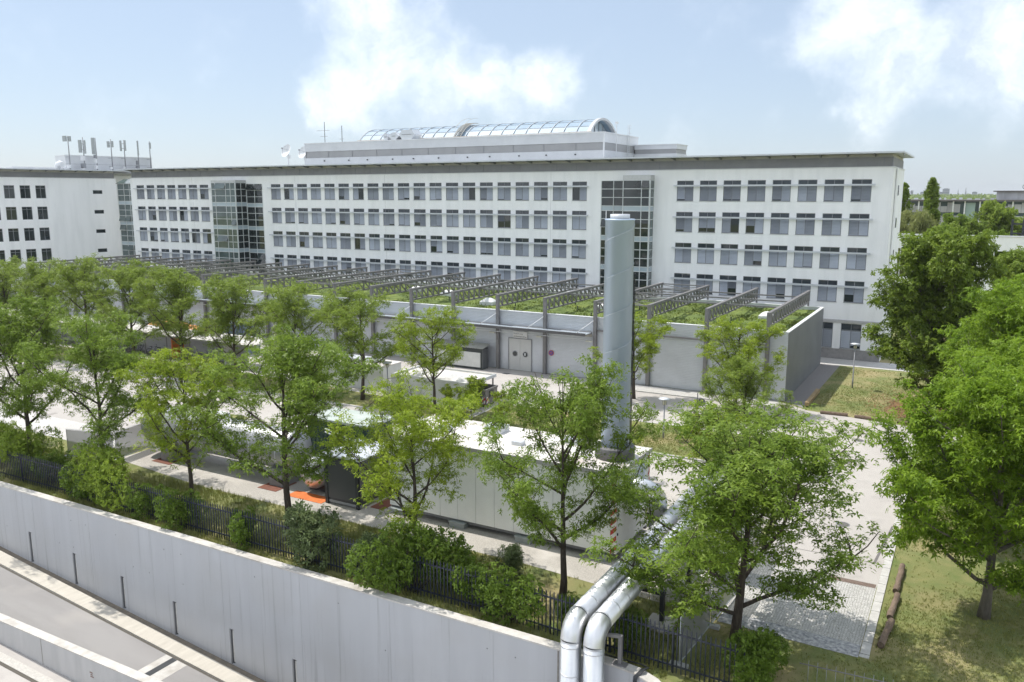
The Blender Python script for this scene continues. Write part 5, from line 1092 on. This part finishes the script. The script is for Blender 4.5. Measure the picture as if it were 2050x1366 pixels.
front = [(-61.4, ash[3], 1.0, .4, 'front-row ash tree at the very left edge of the picture'),
         (-53.6, ash[0], (1.12, 1.12, 1.05), 1.2, 'green front-row ash left of the mesh fence, its trunk above the leftmost bushes'), (-46.0, ash[4], (1.12, 1.12, 1.0), 2.5, 'green front-row ash whose trunk rises behind the round bright bush'),
         (-38.0, ashB[0], (.98, .98, .86), .3, 'yellow-green front-row ash in front of the long tank'), (-30.55, ash[2], (1.25, 1.25, 1.04), 4.1, 'dark-trunked green ash beside the small silver vessel'),
         (-22.4, ashB[1], (1.0, 1.0, .88), 3.0, 'bright yellow-green ash in front of the white container'), (-14.5, ash[2], (.98, .98, 1.02), 5.1, 'green ash in front of the chimney and the striped corner'),
         (-6.95, ashL, (1.32, 1.32, .92), 3.9, 'big green ash right of the silver pipes')]
for x, me, sc, rz, lab in front: put_tree('ash', me, (x, 30.5, 0), rz, sc, lab, G1, name='ash_tree')
G2 = 'young ash trees along the median lawn'
LEAF_MID2 = leaf_mat('leaf_mid_warm', (.15, .225, .033), (.325, .42, .075), .45)
sec = [(-104.9, 0, .95, None), (-97.4, 3, .98, None), (-89.9, 2, 1.0, None), (-82.6, 4, 1.06, None), (-75.2, 1, 1.03, None), (-67.8, 0, .99, None), (-60.4, 3, .96, None), (-52.6, 4, .94, None), (-45.1, 2, .93, None), (-37.6, 7, .84, LEAF_BRIGHT)]
labs = ['median ash at the left picture edge, behind the front trees', 'second median ash from the left edge, below the antenna house', 'median ash before the far bicycle shelter roof', 'median ash reaching up to the leftmost truss', 'median ash in front of the white end panel of the shelter', 'median ash beside the orange divider of the shelter', 'median ash right of the orange divider, before the end panel', 'median ash between the shelters and the white shed', 'median ash in front of the plain white shed', 'bright yellow-green median ash before the skip shelter']
pool = ash + ashB
for i, ((x, k, sc, mc), lab) in enumerate(zip(sec, labs)): put_tree('ash', pool[k], (x, 54.3, .08), i * 1.7, (sc * 1.14, sc * 1.14, sc), lab, G2, mc or LEAF_MID2, name='ash_tree')
put_tree('ash', ashB[0], (-24.9, 66.3, 0), 1.0, (.95, .95, .72), 'bright yellow-green tree half behind the chimney, against the hall', 'young trees by the hall', LEAF_BRIGHT, name='ash_tree')
put_tree('ash', ashB[1], (-16.2, 66.8, 0), 4.4, (.98, .98, .76), 'bright green tree in front of the hall right corner', 'young trees by the hall', LEAF_BRIGHT, name='ash_tree')
put_tree('ash', ash[0], (-12.4, 53.6, .08), 2.0, (.72, .72, .66), 'small ash at the rounded right end of the median, shading the road', G2, LEAF_MID2, name='ash_tree')
# saplings and weeds on the median
sap = grow(77, 3.4, 1.2, .5, 9, .04, 110, 7, .26, 6, .16, .034, m=LEAF_BRIGHT)
for x, y, sc, rz, lab in ((-33.2, 52.9, 1.05, 0, 'thin sapling with bare twigs before the skip shelter'), (-30.6, 53.4, .8, 2, 'small bright sapling right of the bare-twigged one'), (-35.4, 53.3, .75, 4, 'small bright sapling below the skip shelter wall'), (-27.6, 54.2, .7, 1, 'small sapling on the median behind the container roof'), (-18.4, 46.8, 1.1, 3, 'sapling growing behind the container beside the chimney'), (-13.0, 47.6, 1.5, 5, 'tall sapling growing right of the container')):
    put_tree('sapling', sap, (x, y, 0), rz, sc, lab, 'saplings in the yard', name='sapling')
# big trees on the right
lime = grow(41, 14.6, 4.9, 1.0, 26, .30, 1100, 17, .78, 5, .26, .075, shape='oval', m=LEAF_DARK, bark=BARK_GREY, up=.7)
maple = grow(42, 10.4, 4.4, 1.3, 20, .22, 800, 16, .62, 6, .21, .042, m=LEAF_FRESH, bark=BARK_GREY)
maple2 = grow(43, 12.6, 4.8, 2.4, 19, .26, 820, 17, .70, 6, .22, .05, m=LEAF_FRESH, bark=BARK_GREY)
GR = 'big trees on the right lawn'
put_tree('lime', lime, (-2.1, 72.5, 0), .6, (.92, .92, .99), 'tall dark green tree against the white building end', GR, name='lime_tree')
put_tree('lime', lime, (4.6, 84, 0), 2.6, .85, 'dark green tree at the right edge by the gallery window', GR, name='lime_tree')
put_tree('maple', maple2, (2.9, 56.5, 0), 2.0, (.88, .88, .94), 'fresh green spreading tree at the right edge, behind the nearest one', GR, name='maple_tree')
put_tree('maple', maple, (2.5, 47.0, 0), 4.0, (.95, .95, .95), 'fresh green tree over the kerb between the nearest tree and the lawn road', GR, name='maple_tree')
put_tree('maple', maple, (1.6, 37.8, 0), .9, (1.0, 1.0, .98), 'nearest fresh green tree on the lawn at the lower right', GR, name='maple_tree')
put_tree('maple', maple2, (4.9, 64, 0), 5.0, .95, 'fresh green tree just cut by the right picture edge', GR, name='maple_tree')
# bushes along the wall
def bush_mesh(seed, rx, ry, h, n, k, L_, W_, m, lumps=9):
    rng = np.random.default_rng(seed); R = random.Random(seed); cs = [(R.uniform(-.6, .6) * rx, R.uniform(-.6, .6) * ry, h * R.uniform(.3, .72), R.uniform(.36, .6)) for _ in range(lumps)]; P = []
    for _ in range(n):
        c = R.choice(cs); v = rng.normal(0, 1, 3); v /= np.linalg.norm(v); q = R.uniform(.55, 1) ** .5
        P.append((c[0] + v[0] * c[3] * rx * q, c[1] + v[1] * c[3] * ry * q, max(.1, c[2] + v[2] * c[3] * h * .8 * q)))
    st_ = MB()
    for c in cs: st_.tube([(R.uniform(-.15, .15), R.uniform(-.15, .15), 0), (c[0] * .5, c[1] * .5, c[2] * .6), (c[0], c[1], c[2] + .2)], [.035, .025, .008], 5)
    return st_.mesh('stems', BARK), mesh_np('foliage', sprays(np.array(P), rng, k, L_, W_, up=.5, jitter=.7, droop=.2), 4, m)
LEAF_HEDGE = leaf_mat('leaf_hedge', (.085, .15, .02), (.22, .32, .05), .38); LEAF_HEDGE2 = leaf_mat('leaf_hedge_bright', (.17, .26, .03), (.34, .44, .07), .4)
LEAF_GREYG = leaf_mat('leaf_grey_green', (.085, .125, .045), (.23, .29, .13), .33)
def bush(mesh, x, y, sc, rz, label):
    t = thing('bush', (x, y, 0), label, 'bush', 'bushes along the picket fence', rz); t.scale = (sc, sc, sc) if not hasattr(sc, '__len__') else sc
    for nm, me in zip(('stems', 'foliage'), mesh): o = bpy.data.objects.new(nm, me); COL.objects.link(o); o.parent = t
B1 = bush_mesh(1, 3.0, 1.6, 3.2, 2600, 5, .13, .05, LEAF_HEDGE2); B2 = bush_mesh(2, 3.1, 1.6, 3.0, 3200, 5, .12, .05, LEAF_HEDGE); B3 = bush_mesh(3, 1.5, 1.0, 2.6, 900, 5, .17, .04, LEAF_GREYG, 7); B4 = bush_mesh(4, 1.4, .8, 2.2, 900, 5, .12, .045, LEAF_HEDGE, 7)
bush(B1, -41.4, 27.9, (.92, .8, 1.05), 0, 'round bright green bush overhanging the wall, lit by the sun'); bush(B2, -20.6, 27.9, (.95, .85, 1.08), .4, 'largest dark green bush over the wall in the middle')
bush(B3, -26.4, 27.9, 1.15, 0, 'grey-green leafy shrub climbing the fence left of the largest bush'); bush(B4, -35.6, 27.8, .95, 1, 'small creeper bush hanging on the fence right of the bright bush')
bush(B4, -45.4, 28.2, .9, 2, 'small dark bush left of the round bright bush'); bush(B1, -51.8, 29.4, (.8, .8, .95), 2, 'broad bush at the left picture edge behind the fence'); bush(B4, -15.4, 27.7, (1.2, .8, 1.05), 0, 'ivy-like bush on the fence left of the silver pipes'); bush(B4, -17.6, 28.0, (.9, .9, .9), 3, 'low bush between the ivy and the largest bush')
bush(B3, -17.6, 31.2, .62, 2, 'small grey-green shrub on the grass edge by the container'); bush(B2, -5.6, 28.0, (.52, .7, .72), 1, 'dark clipped bush at the end of the picket fence'); bush(B4, -10.6, 28.3, (.6, .6, .75), 1, 'dark low bush under the right pipe'); bush(B4, -48.4, 28.6, (.9, .9, .9), 4, 'shrub below the second front tree')
bush(B4, -31.4, 27.9, (1.1, .8, .8), 2.2, 'creeper on the fence in front of the small silver vessel'); bush(B4, -38.3, 28.0, (.9, .8, .85), .7, 'low creeper under the right side of the bright bush'); bush(B3, -23.4, 28.2, (.9, .9, .8), 1.4, 'grey-green shrub between the climbing shrub and the largest bush'); bush(B4, -12.9, 27.9, (.7, .7, .8), 2.6, 'small ivy clump on the fence just left of the pipes'); bush(B4, -43.6, 28.0, (.7, .8, .7), 5, 'low bush at the left foot of the bright bush')
bush(B1, -56.5, 29.8, (.7, .8, .8), 3, 'bush at the extreme left end of the fence')

# ------------------------------------------------------------------ grass on the front strip and the right lawn
r = np.random.default_rng(17)
def scatter(n, x0, x1, y0, y1):
    x = r.uniform(x0, x1, n); y = r.uniform(y0, y1, n); q = np.array([[r.uniform(.15, .6), r.uniform(.15, .6), r.uniform(0, 6)] for _ in range(7)])
    f = sum(np.sin(x * a * (1 if i % 2 else -1) + y * b + c) for i, (a, b, c) in enumerate(q)) + r.normal(0, 1.6, n); return np.stack([x, y, np.zeros(n)], 1)[f > -1]
def off_litter(P): return P[~((P[:, 0] > -6) & (P[:, 1] > 70) & (np.hypot((P[:, 0] + .5) / 5.2, (P[:, 1] - 75.3) / 5.2) < 1.05))]
gs = bpy.data.objects.new('grass', tuft_mesh('grass', GRASS_A, scatter(30000, -58, -8.6, 26.9, 32.7), r, .08, .30, .014, 4)); COL.objects.link(gs); tag(gs, 'rough grass on the strip between wall and gravel', 'grass', kind='stuff')
gs = bpy.data.objects.new('grass', tuft_mesh('grass', GRASS_A, np.concatenate([scatter(20000, -8, 9, 25, 31.8), scatter(30000, -2.1, 9, 31.8, 60)]), r, .04, .11, .014, 4)); COL.objects.link(gs); tag(gs, 'short dry lawn grass under the right trees', 'grass', kind='stuff')
gs = bpy.data.objects.new('grass', tuft_mesh('grass', GRASS_A, np.concatenate([scatter(14000, -70, -12, 52.5, 57) + np.array([0, 0, .07]), scatter(14000, -33, -12, 52.6, 58.8) + np.array([0, 0, .07]), off_litter(scatter(12000, -11, 4, 69.6, 89))]), r, .04, .13, .016, 3)); COL.objects.link(gs); tag(gs, 'grass on the median and beside the hall', 'grass', kind='stuff')
lp = r.normal(0, 1, (9000, 2)); lp = np.stack([-.8 + lp[:, 0] * 2.3, 75.2 + lp[:, 1] * 2.4, np.full(9000, .012)], 1); lp = lp[lp[:, 1] > 69.6]
lo = bpy.data.objects.new('fallen_leaves', mesh_np('fallen_leaves', sprays(lp, r, 2, .16, .06, up=1.5, droop=.05, jitter=.3), 4, leaf_mat('dead_leaf', (.20, .115, .05), (.38, .23, .11), .15))); COL.objects.link(lo); tag(lo, 'brown fallen leaves under the tall dark tree', 'fallen leaves', kind='stuff')
# ------------------------------------------------------------------ behind the building on the right: gallery, trees, far block, city
gy = thing('white_gallery', (4, 125, 0), 'low white gallery wall with window openings behind the right trees', 'building')
mb = MB(); hs_ = [(-9.6, -7.6, 6.4, 10.3), (.9, 5.0, 8.6, 10.25), (8, 12, 8.6, 10.25)]
holed_wall(mb, -30, 40, 0, 12.1, 125, hs_, .5); mb.add([(-30, 125.5, 12.1), (40, 125.5, 12.1), (40, 125, 12.1), (-30, 125, 12.1)], [(3, 2, 1, 0)])
holes2 = hs_; holed_wall(mb, -30, 40, 0, 12.1, 125.5, holes2, .01); mb.build('wall', WHITE, gy); MB().box(-30, 40, 124.9, 125.6, 12.1, 12.25).build('coping', WHITE_TRIM, gy)
for a, b, c, d in hs_:
    w = MB().box(a + (b - a) * .28, a + (b - a) * .28 + .12, 125.1, 125.2, c, d).build('window_post', WHITE_TRIM, gy)
gf_ = thing('goal_frame', (5, 132, 0), 'dark steel post frame rising above the gallery wall', 'frame')
for x in (3.9, 5.2): MB().box(x, x + .3, 132, 132.3, 0, 14.2).build('post', DARK, gf_)
for z in (12.2, 13.5): MB().box(3.9, 14, 132.05, 132.25, z, z + .2).build('crossbar', DARK, gf_)
bgA = grow(51, 12, 4.0, 2, 15, .25, 420, 13, .85, 5, .38, .12, m=LEAF_MID, bark=BARK_GREY); wil = grow(53, 12, 4.2, 2, 16, .3, 460, 14, .8, 4, .55, .06, m=LEAF_PALE, bark=BARK_GREY, up=.1)
def column_tree(seed, h, w, n, m):
    R = np.random.default_rng(seed); nl = 120; lz = R.uniform(.1, 1, nl) ** .85; la = R.uniform(0, 2 * pi, nl); lr_ = w * .62 * np.sin(pi * np.clip(lz * .9 + .1, 0, 1)) ** .6 * R.uniform(.2, 1.15, nl); ls = R.uniform(.3, .62, nl)
    k = R.integers(0, nl, n); o3 = R.normal(0, 1, (n, 3)); o3 /= np.linalg.norm(o3, axis=1, keepdims=True); o3 *= (ls[k] * R.uniform(.3, 1, n) ** .5)[:, None]; o3[:, 2] *= 2.0
    P = np.stack([lr_[k] * np.cos(la[k]), lr_[k] * np.sin(la[k]), lz[k] * h * .96], 1) + o3
    tr = MB().tube([(0, 0, 0), (.05, 0, h * .5), (0, .05, h * .95)], [.28, .16, .03], 7)
    for k in range(22): zz = h * (.12 + .8 * k / 22); aa = k * 2.4; tr.tube([(0, 0, zz), (w * .5 * cos(aa), w * .5 * sin(aa), zz + 1.5)], [.05, .015], 4, cap=False)
    return tr.mesh('trunk', BARK_GREY), mesh_np('crown', sprays(P, R, 5, .30, .10, up=.3, jitter=.8), 4, m)
pop = column_tree(52, 20, 2.5, 4600, LEAF_DARK)
GB = 'trees behind the white gallery'
put_tree('p', pop, (-6.9, 150, 0), 0, (1.0, 1.0, 1.02), 'slender dark poplar standing clear before the far grey block', GB, name='poplar_tree'); put_tree('p', pop, (-11.0, 150, 0), 2, (1.0, 1.0, .98), 'poplar half hidden by the white building corner', GB, name='poplar_tree')
put_tree('w', wil, (-8.3, 141, 0), 1, (.85, .85, 1.22), 'pale willow between the two poplars', GB, name='willow_tree')
for i, (x, y, sx, sz, lab) in enumerate([(2.4, 150, .85, 1.33, 'bushy yellow-green tree before the far grey block'), (-3.3, 155, .75, 1.16, 'rounded tree right of the slender poplar'), (-.9, 146, .7, 1.1, 'mid green tree right of the rounded one'), (5.6, 156, .9, 1.12, 'tree at the right edge beside the steel frame'), (-5.0, 146, .6, 1.05, 'low tree at the foot of the slender poplar'), (9.5, 150, .9, 1.2, 'tree beyond the steel frame')]):
    put_tree('b', bgA, (x, y, 0), i * 1.3, (sx, sx, sz), lab, GB, [LEAF_MID2, LEAF_MID, LEAF_DARK][i % 3], name='leafy_tree')
for i, (x, y, lab) in enumerate([(1.8, 140, 'tree trunk seen through the gallery window, left one'), (3.4, 141, 'tree trunk seen through the gallery window, right one')]): put_tree('b', bgA, (x, y, 0), i * 2, (.5, .5, 1.0), lab, GB, name='leafy_tree')
# far grey block with metal shutters
fb = thing('far_office_block', (0, 232, 0), 'long grey shuttered office block in the distance', 'building'); FBW = mat('shutter_metal', (.52, .53, .56), (.30, .30, .31), scale=.35, rough=.5, metal=.2, stretch=(1, 1, .2))
FBG = mat('far_glass', (.05, .08, .085), (.09, .12, .12), scale=.3, rough=.15)
MB().box(-70, 60, 232, 248, 0, 15.9).build('core', FBG, fb); MB().box(-72, 62, 230.5, 249, 15.9, 16.3).build('roof', mat('far_roof', (.14, .13, .13), rough=.7), fb)
shm = MB().box(0, 1.36, 0, .18, 0, 1).mesh('shutter_panel', FBW)
rr = random.Random(6)
for row, (za, zb) in enumerate(((13.2, 15.6), (9.6, 12.4), (6.0, 8.8))):
    for k in range(46):
        x = -34 + k * 1.42
        if -6.1 < x + .7 < 1.3 - 0 and False: continue
        if -5.4 < x < -.3: continue
        inst('shutter_panel', shm, fb, (x, 231.75 - rr.uniform(0, .12), za + rr.uniform(0, .05)), scale=(1, 1, zb - za - (rr.choice([0, 0, 0, .4, .9]))))
for x in (-30, -22, -13.5, -5.9, -3.4, -.2, 6.6, 16): MB().box(x, x + .32, 231.0, 231.4, 0, 16).build('column', WHITE_TRIM, fb)
MB().box(-3.0, -1.0, 231.6, 231.9, 6, 15.6).build('lift_shaft', mat('far_teal', (.30, .40, .38), rough=.3), fb)
up_ = MB().box(3.4, 40, 236, 246, 16.3, 18.2).build('upper_storey', FBW, fb); MB().box(2.6, 41, 235.2, 247, 18.2, 18.45).build('roof', MATS['far_roof'], up_)
hb = MB()
for x in np.arange(-20, 3, 1.7): hb.box(x, x + rr.uniform(.4, 1.2), 238, 239, 16.3, 16.3 + rr.uniform(.2, .5))
hb.build('rooftop_units', WHITE_TRIM, fb)
fd_ = thing('far_dish', (9.4, 240, 18.45), 'ring-shaped aerial on the far grey block', 'aerial'); MB().tube([(9.4 + .7 * cos(a), 240, 19.4 + .6 * sin(a)) for a in np.linspace(0, 2 * pi, 17)], .06, 5, cap=False).build('ring', DARK, fd_); MB().bar((9.4, 240, 18.45), (9.4, 240, 18.8), .1).build('stand', DARK, fd_)
# city on the horizon
def tower(x, w, z1, y, label, steps=(), spire=False):
    t = thing('city_tower', (x, y, 0), label, 'tower', 'towers of the distant city'); m = mat('city_concrete', (.20, .22, .25), (.26, .28, .31), scale=.02, rough=.7)
    if spire:
        MB().box(x - w / 2, x + w / 2, y, y + w, 0, z1 * .55).build('shaft', m, t); MB().lathe((x, y + w / 2, z1 * .55), [(w * .6, 0), (w * .35, z1 * .15), (.3, z1 * .45)], 8, False).build('spire', m, t)
    else:
        MB().box(x - w / 2, x + w / 2, y, y + w, 0, z1).build('body', m, t)
        for k in range(int(z1 / 8)): MB().box(x - w / 2 + 1, x + w / 2 - 1, y - .3, y, 6 + k * 8, 10 + k * 8).build('window_band', mat('city_glass', (.10, .13, .17), rough=.3), t)
        if steps: MB().box(x - w * .3, x + w * .3, y + 2, y + w - 2, z1, z1 + steps[0]).build('crown_block', m, t)
D = 3000
for x, w, z, lab, st_, sp_ in [(-196, 7.5, 31, 'narrow distant tower left of the slender poplar', (), False), (-165, 14, 24.5, 'low broad distant tower left of the slender poplar', (2,), False), (-111, 13, 26, 'lower distant tower beside the tallest tower', (), False), (-98.5, 19, 36, 'tallest distant tower right of the slender poplar', (1.2,), False),
                               (-64.5, 3.4, 36, 'thin distant church spire right of the tallest tower', (), True), (-43.2, 4.4, 39, 'larger distant church spire', (), True), (-18.5, 14, 25, 'stubby distant block right of the spires', (1.5,), False), (22, 12, 20, 'faint distant block near the far roof', (), False)]:
    tower(x, w, z, D, lab, st_, sp_)
# wooded plain towards the horizon
def woods(y, x0, x1, n, h, seed, name):
    R = np.random.default_rng(seed); C = np.stack([R.uniform(x0, x1, n), R.uniform(y, y * 1.25, n), R.uniform(.3, 1, n) * h], 1); k = 4
    V = sprays(C, R, k, h * .55, h * .22, up=.6, jitter=.7); o = bpy.data.objects.new(name, mesh_np(name, V, 4, LEAF_DARK)); COL.objects.link(o); tag(o, 'distant band of woods on the plain', 'woods', kind='stuff')
woods(420, -60, 60, 2500, 9, 1, 'woods'); woods(800, -140, 90, 3000, 11, 2, 'woods'); woods(1500, -260, 160, 3500, 13, 3, 'woods'); woods(2500, -420, 260, 4000, 15, 4, 'woods')
# ------------------------------------------------------------------ air
hz_ = MB().box(-1500, 1500, -320, 5000, -12, 48).build('haze', bpy.data.materials.new('haze_air')); tag(hz_, kind='stuff')
def _haze(m):
    m.use_nodes = True; nt = m.node_tree; nt.nodes.clear(); o = nt.nodes.new('ShaderNodeOutputMaterial'); v = nt.nodes.new('ShaderNodeVolumePrincipled'); v.inputs['Color'].default_value = (.94, .965, 1.0, 1); v.inputs['Density'].default_value = HAZE; v.inputs['Anisotropy'].default_value = .2; nt.links.new(v.outputs[0], o.inputs['Volume'])
HAZE = .00011
_haze(hz_.data.materials[0])
